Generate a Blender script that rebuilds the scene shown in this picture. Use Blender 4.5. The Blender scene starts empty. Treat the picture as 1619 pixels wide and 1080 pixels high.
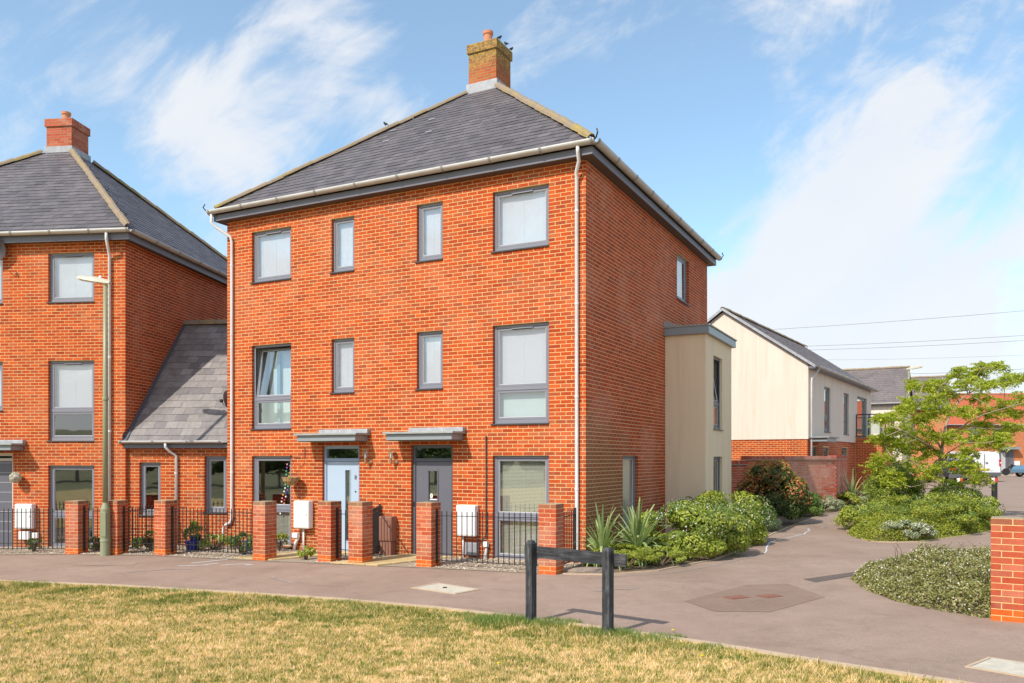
import bpy, bmesh, math, random
import numpy as np
from mathutils import Vector, Matrix

# ------------------------------------------------------------------ camera, world, sun, exposure
S = bpy.context.scene
COL = S.collection
cam_d = bpy.data.cameras.new('camera'); cam = bpy.data.objects.new('camera', cam_d); COL.objects.link(cam)
cam.location = (0, 0, 2.0); cam.rotation_euler = (math.radians(90), 0, 0)
cam_d.sensor_width = 36; cam_d.lens = 36*1298/1619.0
cam_d.shift_x = 0.0; cam_d.shift_y = 184.5/1619.0
cam_d.clip_start = 0.1; cam_d.clip_end = 3000
S.camera = cam
SUN_AZ, SUN_EL = math.radians(42), math.radians(44)      # travel direction from +Y towards +X
sun_d = bpy.data.lights.new('sun', 'SUN'); sun = bpy.data.objects.new('sun', sun_d); COL.objects.link(sun)
sun_d.energy = 3.1; sun_d.angle = math.radians(0.5); sun_d.color = (1.0, 0.94, 0.84)
tv = Vector((math.sin(SUN_AZ)*math.cos(SUN_EL), math.cos(SUN_AZ)*math.cos(SUN_EL), -math.sin(SUN_EL)))
sun.rotation_euler = tv.to_track_quat('-Z', 'Y').to_euler()
S.view_settings.view_transform = 'Standard'; S.view_settings.look = 'None'
S.view_settings.gamma = 1.0; S.view_settings.use_curve_mapping = False
S.view_settings.exposure = 0.62
W = bpy.data.worlds.new('World'); S.world = W; W.use_nodes = True

class NT:
    def __init__(s, tree): s.t = tree; tree.nodes.clear()
    def n(s, typ, **kw):
        nd = s.t.nodes.new(typ)
        for k, v in kw.items():
            if k.startswith('_'): setattr(nd, k[1:], v)
            else:
                key = k.replace('__', ' ')
                if key.isdigit(): key = int(key)
                elif key[0] == 'i' and key[1:].isdigit(): key = int(key[1:])
                if isinstance(v, bpy.types.NodeSocket): s.t.links.new(v, nd.inputs[key])
                else: nd.inputs[key].default_value = v
        return nd
    def math(s, op, a, b=0.0, c=None, clamp=False):
        nd = s.t.nodes.new('ShaderNodeMath'); nd.operation = op; nd.use_clamp = clamp
        for i, v in enumerate((a, b, c)):
            if v is None: continue
            if isinstance(v, bpy.types.NodeSocket): s.t.links.new(v, nd.inputs[i])
            else: nd.inputs[i].default_value = v
        return nd.outputs[0]
    def vmath(s, op, a, b=None, scale=None):
        nd = s.t.nodes.new('ShaderNodeVectorMath'); nd.operation = op
        for i, v in enumerate((a, b)):
            if v is None: continue
            if isinstance(v, bpy.types.NodeSocket): s.t.links.new(v, nd.inputs[i])
            else: nd.inputs[i].default_value = v
        if scale is not None:
            if isinstance(scale, bpy.types.NodeSocket): s.t.links.new(scale, nd.inputs['Scale'])
            else: nd.inputs['Scale'].default_value = scale
        return nd.outputs['Value'] if op in ('DOT_PRODUCT', 'LENGTH', 'DISTANCE') else nd.outputs['Vector']
    def mix(s, f, a, b, mode='MIX'):
        nd = s.t.nodes.new('ShaderNodeMix'); nd.data_type = 'RGBA'; nd.blend_type = mode
        for key, v in ((0, f), (6, a), (7, b)):
            if isinstance(v, bpy.types.NodeSocket): s.t.links.new(v, nd.inputs[key])
            else: nd.inputs[key].default_value = v if key == 0 else (tuple(v) + (1,))[:4]
        return nd.outputs[2]
    def noise(s, vec, scale, detail=3.0, rough=0.5, dist=0.0, dims='3D'):
        nd = s.t.nodes.new('ShaderNodeTexNoise'); nd.noise_dimensions = dims
        if vec is not None: s.t.links.new(vec, nd.inputs['Vector'])
        nd.inputs['Scale'].default_value = scale; nd.inputs['Detail'].default_value = detail
        nd.inputs['Roughness'].default_value = rough; nd.inputs['Distortion'].default_value = dist
        return nd.outputs[0]
    def ramp(s, fac, stops, interp='LINEAR'):
        nd = s.t.nodes.new('ShaderNodeValToRGB'); nd.color_ramp.interpolation = interp
        el = nd.color_ramp.elements
        while len(el) < len(stops): el.new(0.5)
        for e, (p, c) in zip(el, stops):
            e.position = p; e.color = (tuple(c) + (1,))[:4] if not isinstance(c, (int, float)) else (c, c, c, 1)
        s.t.links.new(fac, nd.inputs[0]); return nd.outputs[0]
    def link(s, a, b): s.t.links.new(a, b)

# sky: Nishita plus a wind-drawn cloud layer, laid out by direction
t = NT(W.node_tree)
sky = t.n('ShaderNodeTexSky', _sky_type='NISHITA', _sun_disc=False, _sun_elevation=SUN_EL,
          _sun_rotation=SUN_AZ + math.pi, _altitude=50.0, _air_density=1.0, _dust_density=0.8, _ozone_density=0.7)
tc = t.n('ShaderNodeTexCoord'); d = t.vmath('NORMALIZE', tc.outputs['Generated'])
sep = t.n('ShaderNodeSeparateXYZ', Vector=d)
ax_ = Vector((0.80, 0.05, 0.60)).normalized()
dd_ = t.vmath('DOT_PRODUCT', d, tuple(ax_))
mp = t.vmath('ADD', d, t.vmath('SCALE', tuple(ax_), scale=t.math('MULTIPLY', dd_, -0.58)))
n1 = t.noise(mp, 6.3, 8.0, 0.58, 0.55)
n2 = t.noise(mp, 17.0, 7.0, 0.66, 0.7)
nn = t.math('ADD', t.math('MULTIPLY', t.math('ADD', t.math('MULTIPLY', t.math('SUBTRACT', n1, 0.5), 1.35), 0.5), 0.66), t.math('MULTIPLY', n2, 0.34))
def lobe(px, py, w, amp):      # cloud bank towards one bearing
    v = Vector(((px-809.5)/1298.0, 1.0, (724.5-py)/1298.0)).normalized()
    dt = t.vmath('DOT_PRODUCT', d, tuple(v))
    return t.math('MULTIPLY', t.math('POWER', t.math('MAXIMUM', dt, 0.0), 2.0/(w*w)), amp)
cov = t.math('MULTIPLY', t.math('SUBTRACT', 1.0, t.math('MINIMUM', t.math('MULTIPLY', t.math('ABSOLUTE', sep.outputs[2]), 3.2), 1.0)), 0.17)
for L_ in ((400, 210, .09, .12), (540, 100, .06, .12), (330, 180, .05, .05), (280, 170, .07, .09), (190, 90, .06, .05), (1500, 560, .18, .16), (1230, 590, .14, .10), (1430, 400, .08, .05), (1400, 270, .07, .07), (1560, 170, .06, .09), (1200, 60, .07, .10), (1040, 110, .05, .06), (620, 230, .06, .05), (1330, 50, .06, .05), (1250, 300, .08, .05), (1350, 350, .09, .07), (950, 250, .14, -.07), (700, 60, .12, -.05), (60, 330, .12, -.05), (1000, 60, .10, -.03)):
    cov = t.math('ADD', cov, lobe(*L_))
back = t.math('MULTIPLY', t.math('MAXIMUM', t.vmath('DOT_PRODUCT', d, tuple(Vector((-.25, -.93, .28)).normalized())), 0.0), 0.13)
cl = t.math('ADD', t.math('ADD', nn, cov), back)
mask = t.n('ShaderNodeMapRange', Value=cl, _interpolation_type='SMOOTHSTEP')
mask.inputs[1].default_value = 0.495; mask.inputs[2].default_value = 0.72; mask.inputs[3].default_value = 0.10; mask.inputs[4].default_value = 0.93
fine = t.noise(mp, 9.0, 5.0, 0.6)
ccol = t.mix(fine, (0.80, 0.86, 0.97), (1.0, 0.99, 0.97))
skc = t.vmath('MULTIPLY', sky.outputs[0], (0.90, 1.06, 1.04))
bgA = t.n('ShaderNodeBackground', Color=skc, Strength=0.15)
bgB = t.n('ShaderNodeBackground', Color=ccol, Strength=0.64)
ms = t.n('ShaderNodeMixShader'); t.link(mask.outputs[0], ms.inputs[0]); t.link(bgA.outputs[0], ms.inputs[1]); t.link(bgB.outputs[0], ms.inputs[2])
wo = t.n('ShaderNodeOutputWorld'); t.link(ms.outputs[0], wo.inputs[0])

random.seed(7); RNG = np.random.default_rng(7)
FPX, CX, HY = 1298.0, 809.5, 724.5
def proj(p):
    if p[1] < 1: return None
    return CX + FPX*p[0]/p[1], HY - FPX*(p[2]-2)/p[1]
def gz(x, y=0.0):                 # the ground falls gently to the left; a grassy rise lies behind the viewer
    z = 0.02 + 0.0165*min(max(x, -40), 28)
    if y < -25: z += 10.0*(1-math.cos(min(1.0, (-25-y)/110.0)*math.pi))/2
    return z
def at(px, py, Y): return Vector(((px-CX)/FPX*Y, Y, 2+(HY-py)/FPX*Y))

# ------------------------------------------------------------------ mesh helpers
class MB:
    def __init__(s): s.v = []; s.f = []; s.m = []
    def add(s, vs, fs, mi=0):
        b = len(s.v); s.v += [tuple(v) for v in vs]; s.f += [tuple(b+i for i in f) for f in fs]; s.m += [mi]*len(fs); return s
    def box(s, x0, y0, z0, x1, y1, z1, mi=0, M=None):
        vs = [Vector(p) for p in ((x0,y0,z0),(x1,y0,z0),(x1,y1,z0),(x0,y1,z0),(x0,y0,z1),(x1,y0,z1),(x1,y1,z1),(x0,y1,z1))]
        if M is not None: vs = [M @ v for v in vs]
        return s.add(vs, ((0,3,2,1),(4,5,6,7),(0,1,5,4),(1,2,6,5),(2,3,7,6),(3,0,4,7)), mi)
    def quad(s, a, b, c, d, mi=0): return s.add((a, b, c, d), ((0,1,2,3),), mi)
    def prism(s, poly, z0, z1, mi=0, M=None):       # polygon in xy, extruded in z
        n = len(poly); vs = [Vector((x, y, z0)) for x, y in poly] + [Vector((x, y, z1)) for x, y in poly]
        if M is not None: vs = [M @ v for v in vs]
        return s.add(vs, [tuple(range(n-1, -1, -1)), tuple(range(n, 2*n))] + [(i, (i+1) % n, n+(i+1) % n, n+i) for i in range(n)], mi)
    def tube(s, pts, r, n=8, mi=0, caps=True):
        pts = [Vector(p) for p in pts]; rs = r if isinstance(r, (list, tuple)) else [r]*len(pts)
        vs = []; prev = None
        for i, p in enumerate(pts):
            a = pts[min(i+1, len(pts)-1)] - pts[max(i-1, 0)]
            a = a.normalized() if a.length > 1e-9 else Vector((0, 0, 1))
            if prev is None:
                u = a.orthogonal().normalized()
            else:
                u = (prev - a*prev.dot(a)); u = u.normalized() if u.length > 1e-6 else a.orthogonal().normalized()
            prev = u; w = a.cross(u)
            vs += [p + (u*math.cos(2*math.pi*k/n) + w*math.sin(2*math.pi*k/n))*rs[i] for k in range(n)]
        fs = [(i*n+k, i*n+(k+1) % n, (i+1)*n+(k+1) % n, (i+1)*n+k) for i in range(len(pts)-1) for k in range(n)]
        if caps: fs += [tuple(range(n-1, -1, -1)), tuple(range((len(pts)-1)*n, len(pts)*n))]
        return s.add(vs, fs, mi)
    def lathe(s, prof, n=16, o=(0,0,0), mi=0, M=None):
        vs = [Vector((r*math.cos(2*math.pi*k/n), r*math.sin(2*math.pi*k/n), z)) for r, z in prof for k in range(n)]
        vs = [(M @ v if M is not None else v) + Vector(o) for v in vs]
        fs = [(i*n+k, i*n+(k+1) % n, (i+1)*n+(k+1) % n, (i+1)*n+k) for i in range(len(prof)-1) for k in range(n)]
        fs += [tuple(range(n-1, -1, -1)), tuple(range((len(prof)-1)*n, len(prof)*n))]
        return s.add(vs, fs, mi)
    def build(s, name, mats, parent=None, smooth=False, kind=None, bevel=0, loc=None):
        me = bpy.data.meshes.new(name); me.from_pydata(s.v, [], s.f)
        mats = mats if isinstance(mats, (list, tuple)) else [mats]
        for m in mats: me.materials.append(m)
        if len(mats) > 1: me.polygons.foreach_set('material_index', s.m)
        if smooth: me.polygons.foreach_set('use_smooth', [True]*len(s.f))
        me.update()
        o = bpy.data.objects.new(name, me); COL.objects.link(o)
        if parent is not None: o.parent = parent
        if loc is not None: o.location = loc
        if kind: o['kind'] = kind
        if bevel:
            b = o.modifiers.new('bevel', 'BEVEL'); b.width = bevel; b.segments = 2; b.limit_method = 'ANGLE'; b.angle_limit = 0.6
        return o
def thing(name, label, cat, loc=(0,0,0), rotz=0.0, group=None):
    o = bpy.data.objects.new(name, None); COL.objects.link(o); o.empty_display_size = 0.2
    o.location = loc; o.rotation_euler = (0, 0, rotz); o['label'] = label; o['category'] = cat
    if group: o['group'] = group
    return o
def tag(o, label, cat, group=None):
    o['label'] = label; o['category'] = cat
    if group: o['group'] = group
    return o
def world_mat(th): return Matrix.Translation(th.location) @ th.rotation_euler.to_matrix().to_4x4()

# ------------------------------------------------------------------ materials
def pbsdf(t, col, rough=0.7, bump=None, bstr=0.3, bdist=0.01, metal=0.0, spec=0.5, extra=None):
    b = t.n('ShaderNodeBsdfPrincipled')
    if isinstance(col, bpy.types.NodeSocket): t.link(col, b.inputs['Base Color'])
    else: b.inputs['Base Color'].default_value = (tuple(col) + (1,))[:4]
    if isinstance(rough, bpy.types.NodeSocket): t.link(rough, b.inputs['Roughness'])
    else: b.inputs['Roughness'].default_value = rough
    b.inputs['Metallic'].default_value = metal; b.inputs['Specular IOR Level'].default_value = spec
    if bump is not None:
        bn = t.n('ShaderNodeBump', Strength=bstr, Distance=bdist, Height=bump); t.link(bn.outputs[0], b.inputs['Normal'])
    return b
def new_mat(name):
    m = bpy.data.materials.new(name); m.use_nodes = True; return m, NT(m.node_tree)
def out(t, sh):
    o = t.n('ShaderNodeOutputMaterial'); t.link(sh, o.inputs[0])
def rnd(t):
    g = t.n('ShaderNodeNewGeometry'); oi = t.n('ShaderNodeObjectInfo')
    return t.math('FRACT', t.math('ADD', g.outputs['Random Per Island'], t.math('MULTIPLY', oi.outputs['Random'], 0.9137))), g
def plain(name, col, rough=0.6, var=0.12, scale=6.0, bstr=0.15, metal=0.0, spec=0.5, dirt=None, dscale=1.5):
    m, t = new_mat(name); r, g = rnd(t); P = g.outputs['Position']
    f = t.noise(P, scale, 5.0, 0.6); f2 = t.noise(P, scale*9, 3.0, 0.6)
    k = t.math('ADD', t.math('MULTIPLY', f, 2*var), 1-var)
    c = t.vmath('SCALE', tuple(col), scale=k)
    if dirt is not None:
        dm = t.ramp(t.noise(P, dscale, 6.0, 0.65, 0.6), ((0.45, 0.0), (0.72, 1.0)))
        c = t.mix(t.math('MULTIPLY', dm, dirt[3]), c, dirt[:3])
    out(t, pbsdf(t, c, rough, f2, bstr, 0.004, metal, spec).outputs[0]); return m
def render_mat(name, col, dirt):
    m, t = new_mat(name); r, g = rnd(t); P = g.outputs['Position']
    st = t.noise(t.n('ShaderNodeMapping', Vector=P, Scale=(5.0, 5.0, 0.28)).outputs[0], 1.0, 6.0, 0.7, 0.5); lf_ = t.noise(P, 0.45, 5.0, 0.6)
    c = t.vmath('SCALE', tuple(col), scale=t.math('ADD', t.math('MULTIPLY', lf_, 0.22), 0.89))
    k = t.math('MULTIPLY', t.ramp(st, ((0.46, 0.0), (0.70, 1.0))), t.ramp(lf_, ((0.35, 0.15), (0.65, 0.75))))
    c = t.mix(k, c, dirt)
    out(t, pbsdf(t, c, 0.92, t.noise(P, 140.0, 3.0, 0.7), 0.4, 0.004, spec=0.15).outputs[0]); return m
def brick_mat(name, cols, eff=0.5, efcol=(0.62, 0.30, 0.20), stain=None, damp=0.30):
    m, t = new_mat(name); r, g = rnd(t); P = g.outputs['Position']
    n = len(cols); c = t.ramp(r, [(i/(n-1), cc) for i, cc in enumerate(cols)])
    f = t.noise(P, 26.0, 4.0, 0.7); c = t.vmath('MULTIPLY', c, t.n('ShaderNodeCombineXYZ', X=t.math('ADD', t.math('MULTIPLY', f, .5), .75), Y=t.math('ADD', t.math('MULTIPLY', f, .7), .65), Z=t.math('ADD', t.math('MULTIPLY', f, .7), .65)).outputs[0])
    stk = t.noise(t.n('ShaderNodeMapping', Vector=P, Scale=(2.6, 2.6, 0.35)).outputs[0], 1.0, 5.0, 0.6)
    c = t.vmath('SCALE', c, scale=t.math('ADD', t.math('MULTIPLY', stk, 0.42), 0.79))
    e = t.math('ADD', t.noise(P, 0.55, 4.0, 0.55, 0.4), t.math('MULTIPLY', t.noise(P, 11.0, 3.0, 0.7), 0.30))
    em = t.math('MULTIPLY', t.ramp(t.math('ADD', e, t.math('MULTIPLY', r, 0.10)), ((0.68, 0.0), (0.92, 1.0))), eff)
    c = t.mix(em, c, efcol)
    zz_ = t.n('ShaderNodeSeparateXYZ', Vector=P); dmp = t.ramp(t.math('ADD', t.math('MULTIPLY', zz_.outputs[2], 1.0), t.math('MULTIPLY', t.noise(P, 2.3, 5.0, 0.7), 0.9)), ((0.55, 1.0), (0.98, 0.0)))
    c = t.mix(t.math('MULTIPLY', dmp, damp), c, (0.16, 0.075, 0.035))
    if stain: c = stain(t, P, c, r)
    out(t, pbsdf(t, c, 0.85, t.noise(P, 120.0, 3.0, 0.7), 0.35, 0.003, spec=0.25).outputs[0]); return m
ORANGE = [(0.35,.046,.010),(0.50,.077,.013),(0.43,.061,.011),(0.55,.098,.019),(0.37,.048,.010),(0.47,.069,.012),(0.29,.040,.011),(0.50,.110,.034)]
def side_stain(t, P, c, r):      # damp brown staining low on the gable corner
    s = t.n('ShaderNodeSeparateXYZ', Vector=P)
    q = t.math('SUBTRACT', 1.0, t.math('DIVIDE', t.math('SUBTRACT', s.outputs[1], 15.0), 3.4), clamp=True)
    h = t.math('SUBTRACT', 1.0, t.math('DIVIDE', t.math('SUBTRACT', s.outputs[2], 1.2), 2.2), clamp=True)
    k = t.ramp(t.math('MULTIPLY', t.math('MULTIPLY', q, h), t.math('ADD', t.noise(P, 2.2, 5.0, 0.7), 0.6)), ((0.10, 0.0), (0.45, 1.0)))
    return t.mix(t.math('MULTIPLY', k, 0.62), c, (0.22, 0.125, 0.055))
M = {}
M['brick'] = brick_mat('orange_brick', ORANGE, 0.36, (0.56, 0.215, 0.12))
SIDEB = [(0.36,.072,.030),(0.46,.10,.040),(0.41,.088,.036),(0.32,.066,.032),(0.49,.12,.05)]
M['brick_side'] = brick_mat('side_brick', [(0.36,.048,.014),(0.47,.074,.021),(0.41,.060,.017),(0.29,.042,.016),(0.50,.095,.030)], 0.40, (0.60, 0.25, 0.17), side_stain)
M['brick_pillar'] = brick_mat('pillar_brick', [(0.42,.070,.030),(0.50,.105,.050),(0.46,.085,.038),(0.52,.145,.080),(0.36,.060,.030)], 0.6, (0.52, 0.30, 0.22))
M['brick_base'] = brick_mat('pillar_base_brick', [(0.60,.105,.016),(0.68,.14,.02),(0.56,.095,.016)], 0.1, damp=0.08)
M['brick_top'] = brick_mat('weathered_pillar_top', [(0.30,.085,.045),(0.36,.13,.07),(0.24,.09,.05),(0.40,.12,.06)], 0.8, (0.26, 0.20, 0.13))
M['brick_old'] = brick_mat('garden_wall_brick', [(0.46,.085,.045),(0.54,.14,.085),(0.50,.105,.06),(0.40,.07,.042),(0.58,.20,.14)], 0.75, (0.62, 0.38, 0.30))
M['brick_moss'] = brick_mat('mossy_brick', [(0.46,.13,.03),(0.52,.15,.03),(0.42,.13,.03)], 1.0, (0.40, 0.30, 0.05))
def mossy_top(t, P, c, r):
    s = t.n('ShaderNodeSeparateXYZ', Vector=P)
    h = t.math('DIVIDE', t.math('SUBTRACT', s.outputs[2], 11.62), 0.95, clamp=True)
    k = t.ramp(t.math('ADD', h, t.math('MULTIPLY', t.math('SUBTRACT', t.noise(P, 7.0, 4.0, 0.7), 0.5), 1.0)), ((0.35, 0.0), (0.75, 1.0)))
    return t.mix(t.math('MULTIPLY', k, 0.80), c, t.mix(t.ramp(t.noise(P, 11.0, 4.0, 0.8), ((0.4, 0), (0.6, 1))), (0.12, 0.075, 0.035), (0.46, 0.31, 0.05)))
M['brick_chim'] = brick_mat('chimney_brick', [(0.40,.09,.025),(0.50,.13,.035),(0.30,.07,.025),(0.44,.15,.04)], 0.3, (0.33, 0.22, 0.05), mossy_top)
M['mortar'] = plain('mortar', (0.68, 0.47, 0.215), 0.95, 0.14, 3.0, 0.4)
M['mortar_dark'] = plain('weathered_mortar', (0.34, 0.27, 0.18), 0.95, 0.2, 3.0, 0.4)
M['mortar_side'] = plain('side_mortar', (0.70, 0.46, 0.22), 0.95, 0.2, 2.0, 0.4)
def slate_mat(name, cols, moss=0.15):
    m, t = new_mat(name); r, g = rnd(t); P = g.outputs['Position']
    n = len(cols); c = t.ramp(r, [(i/(n-1), cc) for i, cc in enumerate(cols)])
    st = t.noise(t.n('ShaderNodeMapping', Vector=P, Scale=(3.0, 3.0, 0.6)).outputs[0], 2.0, 6.0, 0.65, 0.8); lf_ = t.noise(P, 0.8, 4.0, 0.6); fs_ = t.noise(P, 22.0, 4.0, 0.75)
    c = t.vmath('SCALE', c, scale=t.math('ADD', t.math('ADD', t.math('MULTIPLY', st, 0.9), t.math('MULTIPLY', lf_, 0.5)), t.math('ADD', t.math('MULTIPLY', fs_, 0.5), 0.02)))
    wt_ = t.ramp(t.noise(P, 9.0, 5.0, 0.8, 0.5), ((0.62, 0.0), (0.74, 1.0)))
    c = t.mix(t.math('MULTIPLY', wt_, 0.35), c, (0.30, 0.275, 0.27))
    mm = t.ramp(t.noise(P, 3.5, 5.0, 0.75), ((0.60, 0.0), (0.80, 1.0)))
    c = t.mix(t.math('MULTIPLY', mm, moss), c, (0.30, 0.27, 0.22))
    out(t, pbsdf(t, c, 0.55, t.noise(P, 60.0, 4.0, 0.6), 0.3, 0.004, spec=0.5).outputs[0]); return m
M['slate'] = slate_mat('slate', [(.085,.072,.078),(.125,.108,.114),(.100,.087,.093),(.150,.128,.132),(.110,.096,.102)])
M['slate_low'] = slate_mat('low_roof_slate', [(.20,.18,.175),(.26,.235,.225),(.225,.20,.195),(.165,.148,.15),(.24,.215,.205),(.29,.26,.25)], 0.3)
M['slate_brown'] = slate_mat('brown_roof_slate', [(.16,.13,.125),(.20,.165,.155),(.18,.145,.14)])
M['roof_under'] = plain('roof_underlay', (0.035, 0.032, 0.035), 0.9, 0.1)
M['ridge'] = plain('ridge_tile', (0.27, 0.205, 0.145), 0.9, 0.30, 5.0, 0.5, dirt=(0.36, 0.25, 0.06, 0.6), dscale=1.6)
M['ridge_moss'] = plain('mossy_ridge_tile', (0.28, 0.21, 0.11), 0.9, 0.25, 5.0, 0.5, dirt=(0.44, 0.31, 0.03, 0.9), dscale=3.0)
M['lead'] = plain('lead', (0.33, 0.335, 0.36), 0.5, 0.2, 8.0, 0.3, dirt=(0.55, 0.55, 0.57, 0.6), dscale=6.0)
M['gutter'] = plain('gutter_metal', (0.50, 0.485, 0.47), 0.45, 0.15, 4.0, 0.1, dirt=(0.40, 0.36, 0.30, 0.6), dscale=3.0)
M['pipe'] = plain('downpipe_metal', (0.72, 0.69, 0.68), 0.4, 0.10, 3.0, 0.1, dirt=(0.45, 0.40, 0.36, 0.4), dscale=2.0)
M['bracket'] = plain('gutter_bracket', (0.30, 0.29, 0.28), 0.5, 0.1)
M['fascia'] = plain('fascia_board', (0.145, 0.145, 0.175), 0.45, 0.1, 3.0, 0.05)
M['soffit'] = plain('soffit_board', (0.10, 0.075, 0.065), 0.7, 0.1)
M['frame'] = plain('window_frame', (0.215, 0.215, 0.255), 0.42, 0.06, 3.0, 0.03)
M['frame_dk'] = plain('door_frame_dark', (0.09, 0.095, 0.115), 0.42, 0.06, 3.0, 0.03)
M['bead'] = plain('glazing_bead', (0.55, 0.55, 0.57), 0.4, 0.05)
M['gasket'] = plain('gasket', (0.015, 0.015, 0.018), 0.6, 0.05)
M['sill'] = plain('metal_sill', (0.05, 0.052, 0.062), 0.45, 0.1)
M['door_blue'] = plain('pale_blue_door', (0.40, 0.50, 0.62), 0.45, 0.05, 2.0, 0.03)
M['door_bframe'] = plain('blue_door_frame', (0.30, 0.38, 0.52), 0.45, 0.05, 2.0, 0.03)
M['door_dark'] = plain('slate_grey_door', (0.125, 0.125, 0.150), 0.42, 0.06, 2.0, 0.03)
M['cream_frame'] = plain('cream_frame', (0.62, 0.55, 0.48), 0.5, 0.06)
M['black'] = plain('black_metal', (0.018, 0.018, 0.02), 0.45, 0.2, 8.0, 0.1)
M['chrome'] = plain('brushed_metal', (0.55, 0.52, 0.45), 0.3, 0.1, 5.0, 0.05, metal=0.9)
M['lampmetal'] = plain('copper_lamp_metal', (0.50, 0.36, 0.22), 0.35, 0.1, 5.0, 0.05, metal=0.6)
M['white'] = plain('white_plastic', (0.80, 0.79, 0.78), 0.4, 0.03, 3.0, 0.03)
M['grey_pl'] = plain('grey_plastic', (0.30, 0.29, 0.31), 0.5, 0.06)
M['brown_pl'] = plain('brown_plastic', (0.27, 0.125, 0.085), 0.5, 0.08)
M['canopy'] = plain('canopy_paint', (0.26, 0.29, 0.31), 0.4, 0.08, 3.0, 0.04)
M['canopy_top'] = plain('canopy_top', (0.30, 0.32, 0.31), 0.55, 0.2, 5.0, 0.1, dirt=(0.42, 0.40, 0.33, 0.6), dscale=5.0)
M['blind'] = plain('white_blind', (0.56, 0.55, 0.59), 0.6, 0.03)
M['blind_grey'] = plain('beige_blind', (0.46, 0.45, 0.37), 0.6, 0.05)
M['bay_reflection'] = plain('painted_bay_reflection', (0.74, 0.68, 0.52), 0.7, 0.03)  # beige that stands for the bay mirrored in the side window
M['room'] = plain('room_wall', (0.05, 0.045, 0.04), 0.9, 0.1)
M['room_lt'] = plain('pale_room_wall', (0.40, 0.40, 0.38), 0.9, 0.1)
M['curtain'] = plain('teal_strip', (0.12, 0.28, 0.33), 0.8, 0.1)
M['pale_cloth'] = plain('pale_curtain', (0.50, 0.58, 0.57), 0.8, 0.06)
M['render'] = render_mat('cream_render', (0.74, 0.64, 0.545), (0.56, 0.44, 0.33))
M['render_bay'] = render_mat('beige_render', (0.84, 0.675, 0.47), (0.66, 0.50, 0.34))
M['pot'] = plain('terracotta', (0.58, 0.23, 0.12), 0.8, 0.12, 8.0, 0.2)
def timber(name, mp_):
    m, t = new_mat(name); tc_ = t.n('ShaderNodeTexCoord'); v_ = t.n('ShaderNodeMapping', Vector=tc_.outputs['Object'], Scale=mp_).outputs[0]
    g1 = t.noise(v_, 1.0, 8.0, 0.75, 0.6); g2 = t.noise(tc_.outputs['Object'], 7.0, 5.0, 0.7)
    c = t.ramp(t.math('ADD', t.math('MULTIPLY', g1, .7), t.math('MULTIPLY', g2, .3)), ((0.38, (.014,.014,.017)), (0.50, (.040,.040,.046)), (0.58, (.085,.083,.088)), (0.70, (.20,.195,.195))))
    out(t, pbsdf(t, c, 0.62, g1, 0.9, 0.006, spec=0.4).outputs[0]); return m
M['wood_blk'] = timber('black_stained_timber', (26, 26, 2.2)); M['wood_rail'] = timber('black_stained_rail', (2.0, 20, 20))
M['lamp_green'] = plain('olive_green_paint', (0.27, 0.285, 0.17), 0.45, 0.1, 4.0, 0.05)
M['lamp_head'] = plain('street_lamp_head', (0.48, 0.45, 0.35), 0.5, 0.15)
M['lamp_glass'] = plain('lamp_lens', (0.62, 0.60, 0.54), 0.2, 0.05)
M['blue_pot'] = plain('blue_glazed_pot', (0.012, 0.03, 0.30), 0.15, 0.2, 6.0, 0.05, spec=0.8)
M['terra_sh'] = plain('wicker', (0.42, 0.26, 0.12), 0.8, 0.3, 30.0, 0.5)
M['stone_w'] = plain('pale_concrete', (0.55, 0.50, 0.40), 0.9, 0.18, 14.0, 0.6, dirt=(0.36, 0.32, 0.25, 0.6), dscale=9.0)
M['kerb'] = plain('edging_concrete', (0.50, 0.37, 0.25), 0.95, 0.2, 10.0, 0.5)
M['iron'] = plain('rusty_iron', (0.24, 0.10, 0.065), 0.8, 0.2, 20.0, 0.5)
M['chalk'] = plain('chalk', (0.60, 0.60, 0.62), 0.95, 0.2, 30.0, 0.2)
M['chalk_faint'] = plain('faint_chalk', (0.34, 0.285, 0.26), 0.95, 0.2, 30.0, 0.2)
M['red'] = plain('red_reflector', (0.65, 0.05, 0.02), 0.35, 0.05)
M['refl_white'] = plain('white_reflector', (0.75, 0.72, 0.68), 0.35, 0.05)
M['cable'] = plain('cable', (0.12, 0.12, 0.13), 0.6, 0.05)
M['bark'] = plain('tree_bark', (0.30, 0.225, 0.15), 0.9, 0.3, 12.0, 0.8, dirt=(0.50, 0.42, 0.32, 0.6), dscale=6.0)
M['twig'] = plain('shrub_twig', (0.12, 0.085, 0.055), 0.9, 0.3, 12.0, 0.6)
M['carpaint_d'] = plain('dark_blue_car_paint', (0.020, 0.024, 0.045), 0.18, 0.05, 2.0, 0.0, spec=0.9)
M['carpaint_w'] = plain('white_van_paint', (0.72, 0.71, 0.72), 0.25, 0.03, 2.0, 0.0, spec=0.7)
M['carpaint_b'] = plain('light_blue_car_paint', (0.10, 0.22, 0.33), 0.22, 0.05, 2.0, 0.0, spec=0.8)
M['carglass'] = plain('car_glass', (0.015, 0.018, 0.02), 0.05, 0.05, 2.0, 0.0, spec=1.0)
M['tyre'] = plain('tyre_rubber', (0.02, 0.02, 0.02), 0.85, 0.1)
M['tail'] = plain('tail_lamp', (0.45, 0.012, 0.02), 0.2, 0.05, 2.0, 0.0)
M['plate'] = plain('yellow_plate', (0.75, 0.55, 0.05), 0.4, 0.02)
M['bumper'] = plain('grey_bumper', (0.10, 0.10, 0.105), 0.6, 0.05)
M['soil'] = plain('soil', (0.13, 0.088, 0.055), 1.0, 0.4, 6.0, 1.0, dirt=(0.27, 0.19, 0.12, 0.6), dscale=4.0)
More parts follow.
